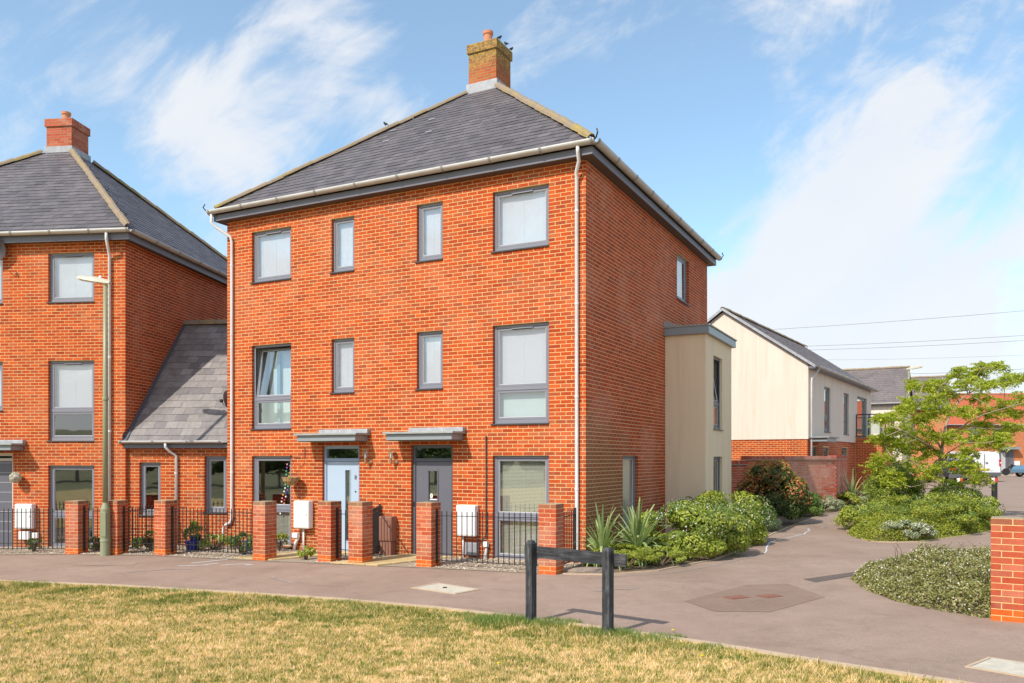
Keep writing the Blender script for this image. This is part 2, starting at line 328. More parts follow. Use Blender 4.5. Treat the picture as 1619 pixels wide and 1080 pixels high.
M['rooftile'] = plain('orange_roof_tiles', (0.46, 0.105, 0.045), 0.85, 0.2, 1.5, 0.3, dirt=(0.33, 0.085, 0.04, 0.6), dscale=1.5)
M['winpane_far'] = plain('far_window_glass', (0.10, 0.11, 0.13), 0.08, 0.1, 1.0, 0.0, spec=1.0)
M['silver'] = plain('roof_fixing', (0.3, 0.3, 0.32), 0.5, 0.1)
M['bird'] = plain('bird_feathers', (0.02, 0.02, 0.022), 0.7, 0.2)

def glass_mat(name, tint=(0.92, 0.95, 0.95), refl=0.16):
    m, t = new_mat(name)
    lw = t.n('ShaderNodeLayerWeight', Blend=0.5)
    f = t.math('ADD', t.math('MULTIPLY', t.math('POWER', lw.outputs[1], 4.0), 0.75), refl, clamp=True)
    tr = t.n('ShaderNodeBsdfTransparent', Color=tint + (1,)); gl = t.n('ShaderNodeBsdfGlossy', Color=(1, 1, 1, 1), Roughness=0.015)
    g = t.n('ShaderNodeNewGeometry'); bn = t.n('ShaderNodeBump', Strength=0.05, Distance=0.02, Height=t.noise(g.outputs['Position'], 1.4, 2.0, 0.4))
    t.link(bn.outputs[0], gl.inputs['Normal'])
    mx = t.n('ShaderNodeMixShader'); t.link(f, mx.inputs[0]); t.link(tr.outputs[0], mx.inputs[1]); t.link(gl.outputs[0], mx.inputs[2])
    out(t, mx.outputs[0]); return m
M['glass'] = glass_mat('window_glass', refl=0.25)
M['glass_clear'] = glass_mat('clear_glass', (0.85, 0.92, 0.92), 0.10)

def tarmac(name, base, patch):
    m, t = new_mat(name); g = t.n('ShaderNodeNewGeometry'); P = g.outputs['Position']
    f = t.noise(P, 0.55, 6.0, 0.6, 0.5); f2 = t.noise(P, 3.0, 5.0, 0.7); sp = t.noise(P, 60.0, 5.0, 0.9); stn = t.ramp(t.noise(P, 1.7, 7.0, 0.72, 1.2), ((0.52, 0.0), (0.70, 1.0)))
    c = t.mix(t.ramp(f, ((0.3, 0), (0.7, 1))), base, patch)
    k = t.math('ADD', t.math('ADD', t.math('MULTIPLY', f2, 0.35), t.math('MULTIPLY', sp, 1.9)), -0.12)
    c = t.vmath('SCALE', c, scale=k); c = t.mix(t.math('MULTIPLY', stn, 0.30), c, (0.12, 0.085, 0.068))
    vo = t.n('ShaderNodeTexVoronoi', Vector=P, Scale=1.6, _feature='DISTANCE_TO_EDGE')
    ck = t.math('MULTIPLY', t.ramp(vo.outputs[0], ((0.0, 1.0), (0.006, 0.0))), t.ramp(t.noise(P, 0.35, 3.0), ((0.56, 0.0), (0.62, 0.5))))
    c = t.mix(ck, c, (0.07, 0.055, 0.05))
    scf = t.ramp(t.noise(t.n('ShaderNodeMapping', Vector=P, Rotation=(0, 0, 0.5), Scale=(0.7, 3.0, 1)).outputs[0], 1.3, 7.0, 0.75, 0.8), ((0.60, 0.0), (0.76, 1.0)))
    c = t.mix(t.math('MULTIPLY', scf, 0.22), c, (0.50, 0.44, 0.40))
    out(t, pbsdf(t, c, 0.9, sp, 0.5, 0.006, spec=0.3).outputs[0]); return m
M['tarmac'] = tarmac('path_tarmac', (0.285, 0.198, 0.150), (0.355, 0.258, 0.203))
M['tarmac_patch'] = tarmac('patched_tarmac', (0.235, 0.158, 0.118), (0.280, 0.195, 0.148))
M['tarmac_dark'] = tarmac('dark_tarmac', (0.125, 0.095, 0.082), (0.14, 0.11, 0.095))
M['tarmac_park'] = tarmac('parking_paving', (0.30, 0.215, 0.165), (0.34, 0.25, 0.20))
def grass_like(name, blade):
    m, t = new_mat(name); g = t.n('ShaderNodeNewGeometry'); P = g.outputs['Position']
    a = t.noise(t.n('ShaderNodeMapping', Vector=P, Scale=(0.8, 1.3, 1.0)).outputs[0], 2.6, 9.0, 0.78, 0.9)
    b = t.noise(P, 11.0, 5.0, 0.75)
    k = t.math('ADD', t.math('MULTIPLY', a, 0.55), t.math('MULTIPLY', b, 0.45))
    if blade: k = t.math('ADD', k, t.math('MULTIPLY', t.math('SUBTRACT', g.outputs['Random Per Island'], 0.5), 0.26))
    k = t.math('ADD', t.math('MULTIPLY', t.math('SUBTRACT', k, 0.48), 1.45), 0.455)
    s = t.n('ShaderNodeSeparateXYZ', Vector=P)
    # greener band along the path edge
    e = t.math('SUBTRACT', t.math('ADD', s.outputs[1], t.math('MULTIPLY', s.outputs[0], 0.44)), 10.4)
    band = t.math('MULTIPLY', t.ramp(t.math('ADD', t.math('MULTIPLY', t.math('ABSOLUTE', t.math('ADD', e, 0.55)), -0.8), 1.0), ((0.0, 0.0), (0.8, 1.0))), t.math('MULTIPLY', t.ramp(t.noise(P, 1.1, 4.0, 0.7), ((0.42, 0.0), (0.60, 1.0))), 0.17))
    k = t.math('SUBTRACT', k, band)
    sc = 1.66 if blade else 1.15
    c = t.ramp(k, ((0.32, (.07*sc,.105*sc,.016*sc)), (0.40, (.18*sc,.19*sc,.032*sc)), (0.455, (.36*sc,.275*sc,.075*sc)), (0.52, (.52*sc,.37*sc,.15*sc)), (0.63, (.66*sc,.47*sc,.29*sc))))
    b1 = pbsdf(t, c, 0.85, None if blade else t.noise(P, 60.0, 3.0, 0.8), 0.8, 0.02, spec=0.2)
    if blade:
        tl = t.n('ShaderNodeBsdfTranslucent'); t.link(c, tl.inputs[0]); mx = t.n('ShaderNodeMixShader', i0=0.3)
        t.link(b1.outputs[0], mx.inputs[1]); t.link(tl.outputs[0], mx.inputs[2]); out(t, mx.outputs[0])
    else: out(t, b1.outputs[0])
    return m
M['lawn'] = grass_like('dry_lawn', False); M['blade'] = grass_like('grass_blade', True)
M['far_grass'] = plain('rough_grass', (0.115, 0.125, 0.035), 0.95, 0.45, 0.35, 0.3, dirt=(0.26, 0.20, 0.08, 0.7), dscale=0.12)
def leaf_mat(name, cols, trans=0.3, rough=0.5):
    m, t = new_mat(name); r, g = rnd(t); n = len(cols)
    c = t.ramp(r, [(i/(n-1), cc) for i, cc in enumerate(cols)])
    big = t.noise(g.outputs['Position'], 1.6, 3.0, 0.6)
    c = t.vmath('SCALE', c, scale=t.math('ADD', t.math('MULTIPLY', big, 0.6), 0.7))
    b = pbsdf(t, c, rough, spec=0.4); tl = t.n('ShaderNodeBsdfTranslucent')
    t.link(t.vmath('MULTIPLY', c, (1.5, 1.6, 0.6)), tl.inputs[0]); mx = t.n('ShaderNodeMixShader', i0=trans)
    t.link(b.outputs[0], mx.inputs[1]); t.link(tl.outputs[0], mx.inputs[2]); out(t, mx.outputs[0]); return m
M['lf_bright'] = leaf_mat('bright_green_leaf', [(.20,.27,.030),(.32,.38,.045),(.42,.45,.07),(.26,.32,.035),(.50,.50,.12),(.13,.19,.025)])
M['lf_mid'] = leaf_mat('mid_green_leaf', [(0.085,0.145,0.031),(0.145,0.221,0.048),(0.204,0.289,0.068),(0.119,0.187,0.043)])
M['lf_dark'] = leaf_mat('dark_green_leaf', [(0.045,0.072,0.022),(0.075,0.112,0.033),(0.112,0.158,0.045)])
M['lf_tree'] = leaf_mat('acacia_leaf', [(.24,.32,.026),(.36,.43,.04),(.50,.52,.07),(.60,.55,.10),(.30,.37,.035),(.18,.25,.02)], 0.42)
M['lf_red'] = leaf_mat('red_young_leaf', [(.58,.15,.06),(.66,.25,.10),(.50,.12,.06),(.62,.36,.14),(.42,.30,.08)], 0.3)
M['lf_gold'] = leaf_mat('golden_juniper_leaf', [(.24,.29,.03),(.34,.37,.04),(.45,.44,.06),(.15,.20,.022),(.10,.145,.02)], 0.25)
M['lf_grey'] = leaf_mat('grey_green_leaf', [(0.272,0.320,0.176),(0.400,0.432,0.272),(0.192,0.240,0.120),(0.528,0.528,0.384)], 0.2)
M['lf_cot'] = leaf_mat('cotoneaster_leaf', [(.13,.15,.03),(.24,.24,.06),(.34,.30,.11),(.18,.20,.04),(.42,.35,.18),(.08,.11,.022)], 0.15)
M['flower'] = leaf_mat('white_flower', [(.72,.66,.58),(.80,.76,.70),(.66,.55,.50)], 0.2)
M['yucca'] = leaf_mat('sword_leaf', [(0.135,0.203,0.068),(0.225,0.300,0.105),(0.315,0.390,0.150),(0.420,0.465,0.210)], 0.15, 0.4)
M['gravelm'] = brick_mat('pebble', [(.44,.36,.27),(.70,.60,.47),(.32,.27,.22),(.56,.45,.33),(.80,.72,.60)], 0.0, damp=0.0)
M['gravel_bed'] = plain('gravel_bed', (0.34, 0.27, 0.20), 1.0, 0.4, 40.0, 1.0)
M['slab'] = brick_mat('buff_paving', [(.55,.41,.20),(.60,.46,.24),(.50,.37,.18)], 0.4, (0.50, 0.40, 0.25), damp=0.0)
def brick_tex(name, c1, c2, mortar):
    m, t = new_mat(name); tc = t.n('ShaderNodeTexCoord'); s = t.n('ShaderNodeSeparateXYZ', Vector=tc.outputs['Object'])
    v = t.n('ShaderNodeCombineXYZ', X=t.math('ADD', s.outputs[0], s.outputs[1]), Y=s.outputs[2]).outputs[0]
    b = t.n('ShaderNodeTexBrick', Vector=v, Color1=c1 + (1,), Color2=c2 + (1,), Mortar=mortar + (1,), Scale=1.0)
    b.inputs['Mortar Size'].default_value = 0.006; b.inputs['Brick Width'].default_value = 0.225; b.inputs['Row Height'].default_value = 0.075
    out(t, pbsdf(t, b.outputs[0], 0.9, spec=0.2).outputs[0]); return m
M['brick_far'] = brick_tex('far_brick', (0.46,.125,.045), (0.56,.17,.065), (0.55,.38,.22))

# ------------------------------------------------------------------ brickwork
PROUD = 0.002
class Bricks:
    """collects the bricks of one thing; the largest in view become single objects, the rest one part per wall"""
    def __init__(s): s.items = []          # (wall_obj, Matrix thing-local, w, h, material, world score)
    def course(s, wall, th, O, U, N, width, z0, z1, holes=(), off=0.0, mat=None, ext=PROUD, gap=0.0125):
        O, U, N = Vector(O), Vector(U), Vector(N); MW = world_mat(th)
        R = Matrix((U, -N, Vector((0, 0, 1)))).transposed().to_4x4()
        k = 0; z = z0
        while z < z1 - 0.02:
            a = z + gap/2; b = min(z + 0.075 - gap/2, z1)
            ivs = [(0.0, width + ext)]
            for (h0, h1, g0, g1) in holes:
                if b > g0 + 0.012 and a < g1 - 0.012:
                    ivs = [q for p in ivs for q in ((p[0], min(p[1], h0)), (max(p[0], h1), p[1])) if q[1] - q[0] > 0.02]
            o_ = off + (0.1125 if k % 2 else 0.0)
            for (i0, i1) in ivs:
                cuts = [i0]; j = math.ceil((i0 - o_)/0.225 + 1e-6)
                while o_ + j*0.225 < i1 - 1e-6: cuts.append(o_ + j*0.225); j += 1
                cuts.append(i1)
                if len(cuts) > 2 and cuts[1] - cuts[0] < 0.055: del cuts[1]
                if len(cuts) > 2 and cuts[-1] - cuts[-2] < 0.055: del cuts[-2]
                for p, q in zip(cuts[:-1], cuts[1:]):
                    p2, q2 = (p if p == i0 else p + gap/2), (q if q == i1 else q - gap/2)
                    c = O + U*((p2+q2)/2) + N*random.uniform(-0.0006, 0.0008); c.z = (a+b)/2 + O.z
                    s.items.append((wall, Matrix.Translation(c) @ R @ Matrix.Rotation(random.uniform(-.006, .006), 4, 'Y'), round(q2-p2, 4), round(b-a, 4), mat or M['brick'], MW, N))
            z += 0.075; k += 1
    cache = {}
    @classmethod
    def mesh(cls, w, h, mat):
        key = (w, h, mat.name)
        if key not in cls.cache:
            me = bpy.data.meshes.new('brick'); x, z = w/2, h/2; p = -PROUD; q = 0.03
            me.from_pydata([(-x,p,-z),(x,p,-z),(x,p,z),(-x,p,z),(-x,q,-z),(x,q,-z),(x,q,z),(-x,q,z)], [], [(0,1,2,3),(1,5,6,2),(5,4,7,6),(4,0,3,7),(3,2,6,7),(4,5,1,0)])
            me.materials.append(mat); cls.cache[key] = me
        return cls.cache[key]
    def finish(s, limit=300, minpx=9.0):
        sc = []
        for i, (wall, Mx, w, h, mat, MW, N) in enumerate(s.items):
            c = MW @ Mx.translation; nw = (MW.to_3x3() @ N); p = proj(c)
            if p is None or not (0 < p[0] < 1619 and 0 < p[1] < 1080): continue
            view = (Vector((0, 0, 2)) - c); dist = view.length; f = nw.dot(view.normalized())
            if f <= 0.03: continue
            uw = MW.to_3x3() @ Mx.to_3x3() @ Vector((1, 0, 0)); vd = view.normalized(); span = (uw - vd*uw.dot(vd)).length*w*FPX/c.y
            if span >= minpx: sc.append((span*h*f, i))
        sc.sort(reverse=True); single = {i for _, i in sc[:limit]}
        rest = {}
        for i, (wall, Mx, w, h, mat, MW, N) in enumerate(s.items):
            if i in single:
                o = bpy.data.objects.new('brick', s.mesh(w, h, mat)); COL.objects.link(o); o.parent = wall; o.matrix_local = Mx
            else: rest.setdefault((wall, mat), []).append((Mx, w, h))
        for (wall, mat), L in rest.items():
            V = []; Fc = []
            for Mx, w, h in L:
                b = len(V); x, z = w/2, h/2; p = -PROUD; q = 0.004
                V += [tuple(Mx @ Vector(c)) for c in ((-x,p,-z),(x,p,-z),(x,p,z),(-x,p,z),(-x,q,-z),(x,q,-z),(x,q,z),(-x,q,z))]
                Fc += [(b,b+1,b+2,b+3),(b+1,b+5,b+6,b+2),(b+4,b,b+3,b+7),(b+3,b+2,b+6,b+7),(b+4,b+5,b+1,b)]
            me = bpy.data.meshes.new('brickwork'); me.from_pydata(V, [], Fc); me.materials.append(mat)
            o = bpy.data.objects.new('brickwork', me); COL.objects.link(o); o.parent = wall; o['kind'] = 'stuff'
def wall_panel(th, name, O, U, N, width, z0, z1, holes, mat, reveal=0.10, back=None):
    """mortar-coloured wall face with real openings and reveals"""
    O, U, N = Vector(O), Vector(U), Vector(N); mb = MB()
    us = sorted({0.0, width} | {h for H in holes for h in H[:2]}); zs = sorted({z0, z1} | {h for H in holes for h in H[2:]})
    us = [u for u in us if 0 <= u <= width]; zs = [z for z in zs if z0 <= z <= z1]
    P = lambda u, z, dpt=0.0: Vector((O.x + U.x*u - N.x*dpt, O.y + U.y*u - N.y*dpt, O.z + z))
    for i in range(len(us)-1):
        for j in range(len(zs)-1):
            cu, cz = (us[i]+us[i+1])/2, (zs[j]+zs[j+1])/2
            if any(h[0] < cu < h[1] and h[2] < cz < h[3] for h in holes): continue
            mb.quad(P(us[i], zs[j]), P(us[i+1], zs[j]), P(us[i+1], zs[j+1]), P(us[i], zs[j+1]))
    for (a, b, c, e) in holes:
        c = max(c, z0)
        mb.quad(P(a, c), P(a, e), P(a, e, reveal), P(a, c, reveal)); mb.quad(P(b, e), P(b, c), P(b, c, reveal), P(b, e, reveal))
        mb.quad(P(a, e), P(b, e), P(b, e, reveal), P(a, e, reveal)); mb.quad(P(b, c), P(a, c), P(a, c, reveal), P(b, c, reveal))
    return mb.build(name, mat, th)
def jamb_bricks(B, wall, th, O, U, N, holes, z0, mat):
    """bricks returning into the opening sides"""
    O, U, N = Vector(O), Vector(U), Vector(N); mb = MB()
    for (a, b, c, e) in holes:
        k0 = math.ceil((max(c, z0) - z0)/0.075 - 0.01); z = z0 + k0*0.075
        while z < e - 0.03:
            for u, sg in ((a, 1), (b, -1)):
                p = [Vector((O.x+U.x*(u+sg*0.004)-N.x*dd, O.y+U.y*(u+sg*0.004)-N.y*dd, 0)) for dd in (0.0, 0.098)]
                q = [Vector((O.x+U.x*u-N.x*dd, O.y+U.y*u-N.y*dd, 0)) for dd in (0.0, 0.098)]
                za, zb = O.z + z + 0.005, O.z + min(z + 0.07, e)
                vs = [Vector((v.x, v.y, zz)) for zz in (za, zb) for v in (p[0], p[1], q[1], q[0])]
                mb.add(vs, ((0,1,5,4),(3,2,1,0),(4,5,6,7)))
            z += 0.075
    if mb.v: mb.build('jamb_brickwork', mat, wall, kind='stuff')

# ------------------------------------------------------------------ windows, doors
def frameM(O, U, N):
    O, U, N = Vector(O), Vector(U), Vector(N)
    return Matrix.Translation(O) @ Matrix((U, -N, Vector((0, 0, 1)))).transposed().to_4x4()
def window(th, O, U, N, u0, u1, z0, z1, transom=None, blind=None, vent=False, room='room', set_=0.065, sill=True, tilt=0.0, fm=None, split_bl=None, left_sash=True):
    fm = fm or M['frame']; X = frameM(O, U, N); mb = MB(); y0, y1 = set_, set_ + 0.06; fw = 0.055
    def bx(m, a, b, c, d_, ya, yb, mi=0): m.box(a, ya, c, b, yb, d_, mi, X)
    bx(mb, u0, u0+fw, z0, z1, y0, y1); bx(mb, u1-fw, u1, z0, z1, y0, y1)
    bx(mb, u0+fw, u1-fw, z1-fw, z1, y0, y1); bx(mb, u0+fw, u1-fw, z0, z0+fw+0.02, y0, y1)
    panes = []
    if transom is not None:
        bx(mb, u0+fw, u1-fw, transom-0.035, transom+0.035, y0, y1)
        panes = [(transom+0.035, z1-fw, True), (z0+fw+0.02, transom-0.035, False)]
    else: panes = [(z0+fw+0.02, z1-fw, True)]
    w = mb.build('window', fm, th, bevel=0.004)
    a, b = u0+fw, u1-fw
    for c, e, top in panes:
        sw = 0.045; tl = tilt if top else 0.0
        Xs = X
        if tl: Xs = X @ Matrix.Translation((0, y0+0.03, c)) @ Matrix.Rotation(-tl, 4, 'X') @ Matrix.Translation((0, -(y0+0.03), -c))
        sm = MB(); g = 0.006
        for (p, q, r_, s_) in ((a+g, a+sw, c+g, e-g), (b-sw, b-g, c+g, e-g), (a+sw, b-sw, e-sw, e-g), (a+sw, b-sw, c+g, c+sw)):
            sm.box(p, y0+0.010, r_, q, y0+0.052, s_, 0, Xs)
        for (p, q, r_, s_) in ((a+sw, a+sw+.010, c+sw, e-sw), (b-sw-.010, b-sw, c+sw, e-sw), (a+sw+.01, b-sw-.01, e-sw-.010, e-sw), (a+sw+.01, b-sw-.01, c+sw, c+sw+.012)):
            sm.box(p, y0+0.022, r_, q, y0+0.045, s_, 1, Xs)
        so = sm.build('sash', [fm, M['bead']], w)
        rt = Matrix.Translation(((a+b)/2, y0+.034, (c+e)/2)) @ Matrix.Rotation(random.uniform(-.010,.010), 4, 'X') @ Matrix.Rotation(random.uniform(-.012,.012), 4, 'Z') @ Matrix.Translation((-(a+b)/2, -y0-.034, -(c+e)/2))
        gm = MB().quad(*[Xs @ rt @ Vector(p) for p in ((a+sw+.008, y0+0.034, c+sw+.008), (b-sw-.008, y0+0.034, c+sw+.008), (b-sw-.008, y0+0.034, e-sw-.008), (a+sw+.008, y0+0.034, e-sw-.008))])
        gm.build('pane', M['glass'], w)
        gk = MB()
        for (p, q, r_, s_) in ((a, a+g, c, e), (b-g, b, c, e), (a+g, b-g, e-g, e), (a+g, b-g, c, c+g)):
            gk.box(p, y0+0.012, r_, q, y0+0.05, s_, 0, X)
        gk.build('gasket', M['gasket'], w)
        if vent and top:
            vm = MB().box((a+b)/2-0.22, y0-0.012, z1-fw-0.030, (a+b)/2+0.24, y0+0.008, z1-fw-0.008, 0, X)
            vm.box((a+b)/2-0.20, y0-0.004, z1-fw-0.040, (a+b)/2+0.22, y0+0.009, z1-fw-0.030, 1, X)
            vm.build('trickle_vent', [fm, M['gasket']], w)
    if blind:
        bm_, pitch, lo = blind; bb = MB(); z = z1 - fw - 0.03; lo = max(lo, z0 + fw + .02)
        while z > lo:
            bb.box(a+0.01, y1+0.045, z-pitch*(0.955 if bm_ is M['blind'] else 0.82), b-0.01, y1+0.049, z, 0, X @ Matrix.Translation((0, 0, 0)))
            z -= pitch
        bb.box(a+0.01, y1+0.040, lo-0.02, b-0.01, y1+0.055, lo, 0, X)
        for k in (0.12, 0.5, 0.88): bb.box(a+(b-a)*k-0.004, y1+0.041, lo, a+(b-a)*k+0.004, y1+0.044, z1-fw, 0, X)
        bb.build('blind', bm_, w, kind='stuff')
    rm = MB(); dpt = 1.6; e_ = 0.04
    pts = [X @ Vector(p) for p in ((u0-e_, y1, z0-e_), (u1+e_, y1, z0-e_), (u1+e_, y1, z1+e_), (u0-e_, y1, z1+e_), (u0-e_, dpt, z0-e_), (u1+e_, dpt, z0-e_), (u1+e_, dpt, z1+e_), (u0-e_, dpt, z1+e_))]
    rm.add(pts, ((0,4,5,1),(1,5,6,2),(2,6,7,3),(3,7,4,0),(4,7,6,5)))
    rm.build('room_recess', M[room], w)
    if sill: MB().box(u0-0.035, -0.035, z0-0.028, u1+0.005, y0+0.03, z0-0.001, 0, X).build('sill', M['sill'], w, bevel=0.003)
    return w, X

def gutter_run(th, pts, closed=False, r=0.082, brk=1.0, mat=None):
    """half-round gutter following pts (thing-local), with brackets and unions"""
    pts = [Vector(p) for p in pts]; mb = MB(); n = 9
    segs = list(zip(pts[:-1], pts[1:]))
    for a, b in segs:
        d_ = (b-a).normalized(); o_ = Vector((d_.y, -d_.x, 0))
        ring = lambda c, rr: [c + o_*(rr*math.cos(math.pi*k/(n-1))) + Vector((0, 0, -rr*math.sin(math.pi*k/(n-1)))) for k in range(n)]
        vs = ring(a, r) + ring(b, r) + ring(a, r-0.004) + ring(b, r-0.004)
        fs = [(k, k+1, n+k+1, n+k) for k in range(n-1)] + [(2*n+k+1, 2*n+k, 3*n+k, 3*n+k+1) for k in range(n-1)]
        fs += [(0, n, 3*n, 2*n), (n-1, 2*n+n-1, 3*n+n-1, 2*n-1)]
        mb.add(vs, fs)
    g = mb.build('gutter', mat or M['gutter'], th, smooth=True)
    for a, b in segs:
        L = (b-a).length; d_ = (b-a).normalized(); o_ = Vector((d_.y, -d_.x, 0)); nb = max(1, int(L/brk)); bb = None
        for i in range(nb+1):
            c = a + d_*min(max(L*i/nb, 0.05), L-0.05); q = MB(); rr = r+0.010; wv = d_*0.022
            ring = [o_*(rr*math.cos(math.pi*k/(n-1))) + Vector((0, 0, -rr*math.sin(math.pi*k/(n-1)))) for k in range(n)]
            ring = [o_*rr*0.8 + Vector((0, 0, .012))] + ring
            m_ = len(ring); q.add([c-wv+p for p in ring] + [c+wv+p for p in ring], [(k, k+1, m_+k+1, m_+k) for k in range(m_-1)])
            q.build('gutter_bracket', M['bracket'], g)
    return g
def downpipe(th, pts, r=0.034, clips=1.8, mat=None):
    p = [Vector(q) for q in pts]
    o = MB().tube(p, r, 12).build('downpipe', mat or M['pipe'], th, smooth=True)
    # collars and clips along the long vertical run
    for a, b in zip(p[:-1], p[1:]):
        if abs(a.z-b.z) > 1.0:
            n = max(1, int(abs(a.z-b.z)/clips))
            for i in range(n+1):
                z = a.z + (b.z-a.z)*(i+0.35)/(n+1)
                MB().lathe([(r+.007, -.02), (r+.007, .02)], 12, (a.x, a.y, z)).build('pipe_collar', mat or M['pipe'], o, smooth=False)
    return o

# ------------------------------------------------------------------ slated roofs
class Slates:
    def __init__(s, th, roof, mat, limit=300): s.th, s.roof, s.mat, s.limit = th, roof, mat, limit; s.items = []; s.cut = MB()
    cache = {}
    def face(s, A, B, apexL, apexR, w=0.28, ex=0.215):
        """A,B eave corners; apexL/apexR upper corners (same for a triangle)"""
        A, B, TL, TR = map(Vector, (A, B, apexL, apexR)); U = (B-A).normalized()
        N = (B-A).cross(TL-A).normalized(); V = N.cross(U).normalized()
        if V.z < 0: V = -V
        Nn = U.cross(V); H = (TL-A).dot(V); lx, rx = (TL-A).dot(U), (TR-A).dot(U); Wd = (B-A).length
        MW = world_mat(s.th); row = 0; v = -0.02
        while v < H - 0.01:
            v1 = min(v + ex, H); f0, f1 = max(v, 0)/H, v1/H
            L0, L1 = lx*f0, lx*f1; R0, R1 = Wd+(rx-Wd)*f0, Wd+(rx-Wd)*f1
            u = -w + (w/2 if row % 2 else 0) + random.uniform(-.01, .01)
            while u < Wd:
                a, b = u+0.002, u+w-0.002; dv = random.uniform(-0.006, 0.006); tl = random.uniform(0.007, 0.013)
                lm, rm_ = max(L0, L1), min(R0, R1)
                if a >= lm and b <= rm_:
                    c = A + U*((a+b)/2) + V*(v+dv)
                    s.items.append((Matrix.Translation(c) @ Matrix((U, V, Nn)).transposed().to_4x4() @ Matrix.Rotation(-tl/ex, 4, 'X') @ Matrix.Translation((0, 0, tl)), w, v1-v, MW, Nn))
                elif b > min(L0, L1) and a < max(R0, R1):
                    a0, b0, a1, b1 = max(a, L0), min(b, R0), max(a, L1), min(b, R1)
                    if b0 > a0 and b1 >= a1 - 0.2:
                        b1 = max(b1, a1)
                        q = [A+U*a0+V*v+Nn*tl, A+U*b0+V*v+Nn*tl, A+U*b1+V*v1, A+U*a1+V*v1]
                        s.cut.add(q + [A+U*a0+V*v, A+U*b0+V*v], ((0,1,2,3), (4,5,1,0)))
                u += w
            v += ex; row += 1
    def finish(s):
        sc = []
        for i, (Mx, w, h, MW, N) in enumerate(s.items):
            c = MW @ Mx.translation; p = proj(c); f = (MW.to_3x3() @ N).dot((Vector((0, 0, 2))-c).normalized())
            if p and 0 < p[0] < 1619 and 0 < p[1] < 1080 and f > 0.02: sc.append((f/c.y/c.y, i))
        sc.sort(reverse=True); single = {i for _, i in sc[:s.limit]}
        for i, (Mx, w, h, MW, N) in enumerate(s.items):
            x = w/2-0.002
            if i in single:
                key = (round(w, 3), round(h, 2), s.mat.name)
                if key not in s.cache:
                    me = bpy.data.meshes.new('slate'); hh = h+0.01; t_ = 0.006
                    me.from_pydata([(-x,0,0),(x,0,0),(x,hh,0),(-x,hh,0),(-x,0,-t_),(x,0,-t_),(x,hh,-t_),(-x,hh,-t_)], [], [(0,1,2,3),(4,5,1,0),(5,6,2,1),(7,4,0,3),(7,6,5,4),(6,7,3,2)])
                    me.materials.append(s.mat); s.cache[key] = me
                o = bpy.data.objects.new('slate', s.cache[key]); COL.objects.link(o); o.parent = s.roof; o.matrix_local = Mx
            else:
                hh = h+0.005; s.cut.add([Mx @ Vector(c) for c in ((-x,0,0),(x,0,0),(x,hh,0),(-x,hh,0),(-x,0,-.008),(x,0,-.008),(-x,hh,-.008),(x,hh,-.008))], ((0,1,2,3),(4,5,1,0),(5,7,2,1),(6,4,0,3)))
        if s.cut.v: s.cut.build('slate_courses', s.mat, s.roof, kind='stuff')
def ridge_tiles(roof, a, b, mat, r=0.080, L=0.42, name='ridge_tile'):
    a, b = Vector(a), Vector(b); d_ = (b-a).normalized(); n = max(1, round((b-a).length/L)); L = (b-a).length/n
    side = d_.cross(Vector((0, 0, 1))).normalized(); up = side.cross(d_).normalized(); prof = [(-1.0, -0.35), (-0.8, 0.25), (-0.35, 0.72), (0.35, 0.72), (0.8, 0.25), (1.0, -0.35)]
    for i in range(n):
        p0, p1 = a + d_*(L*i), a + d_*(L*(i+1)+0.03); k = 1+0.06*random.random(); m_ = mat if not isinstance(mat, list) else mat[0 if random.random() < .72 else 1]
        v0 = [p0 + (side*x + up*y)*r*k for x, y in prof] + [p1 + (side*x + up*y)*r*1.22*k for x, y in prof]
        dj = up*random.uniform(-.008, .010); v0 = [q_ + dj for q_ in v0]
        v0 += [p0 + (side*x + up*(y-0.22))*r for x, y in prof] + [p1 + (side*x + up*(y-0.22))*r for x, y in prof]
        q = MB(); q.add(v0, [(j, j+1, 6+j+1, 6+j) for j in range(5)] + [(12+j, 12+j+1, j+1, j) for j in range(5)] + [(6+j, 6+j+1, 18+j+1, 18+j) for j in range(5)])
        q.build(name, m_, roof)
def chimney(th, cx, cy, z0, z1, bm, B, hw=0.40, pot_h=0.45, flash=None):
    c = MB().box(cx-hw, cy-hw, z0, cx+hw, cy+hw, z1-0.01).build('chimney', M['mortar_dark'], th)
    zb = z1 - 0.225
    for sgn, (ox, oy), U, N in ((0, (cx-hw, cy-hw), (1,0,0), (0,-1,0)), (1, (cx+hw, cy-hw), (0,1,0), (1,0,0)), (0, (cx+hw, cy+hw), (-1,0,0), (0,1,0)), (1, (cx-hw, cy+hw), (0,-1,0), (-1,0,0))):
        B.course(c, th, (ox, oy, 0), U, N, 2*hw, z0, zb, (), 0.1125*sgn, bm)
    e = 0.045
    cp = MB().box(cx-hw-e+.006, cy-hw-e+.006, zb+.003, cx+hw+e-.006, cy+hw+e-.006, z1+0.01)
    cpo = cp.build('chimney_cap', M['mortar_dark'], c)
    for sgn, (ox, oy), U, N in ((0, (cx-hw-e+.006, cy-hw-e+.006), (1,0,0), (0,-1,0)), (1, (cx+hw+e-.006, cy-hw-e+.006), (0,1,0), (1,0,0)), (0, (cx+hw+e-.006, cy+hw+e-.006), (-1,0,0), (0,1,0)), (1, (cx-hw-e+.006, cy+hw+e-.006), (0,-1,0), (-1,0,0))):
        B.course(c, th, (ox, oy, 0), U, N, 2*(hw+e-.006), zb, z1, (), 0.1125*sgn, bm)
    MB().lathe([(.155, z1+.0), (.15, z1+.03), (.118, z1+.06), (.112, z1+pot_h-.10), (.135, z1+pot_h-.07), (.138, z1+pot_h), (.105, z1+pot_h), (.10, z1+pot_h-.15)], 20, (cx-.05, cy, 0)).build('chimney_pot', M['pot'], c, smooth=False)
    return c

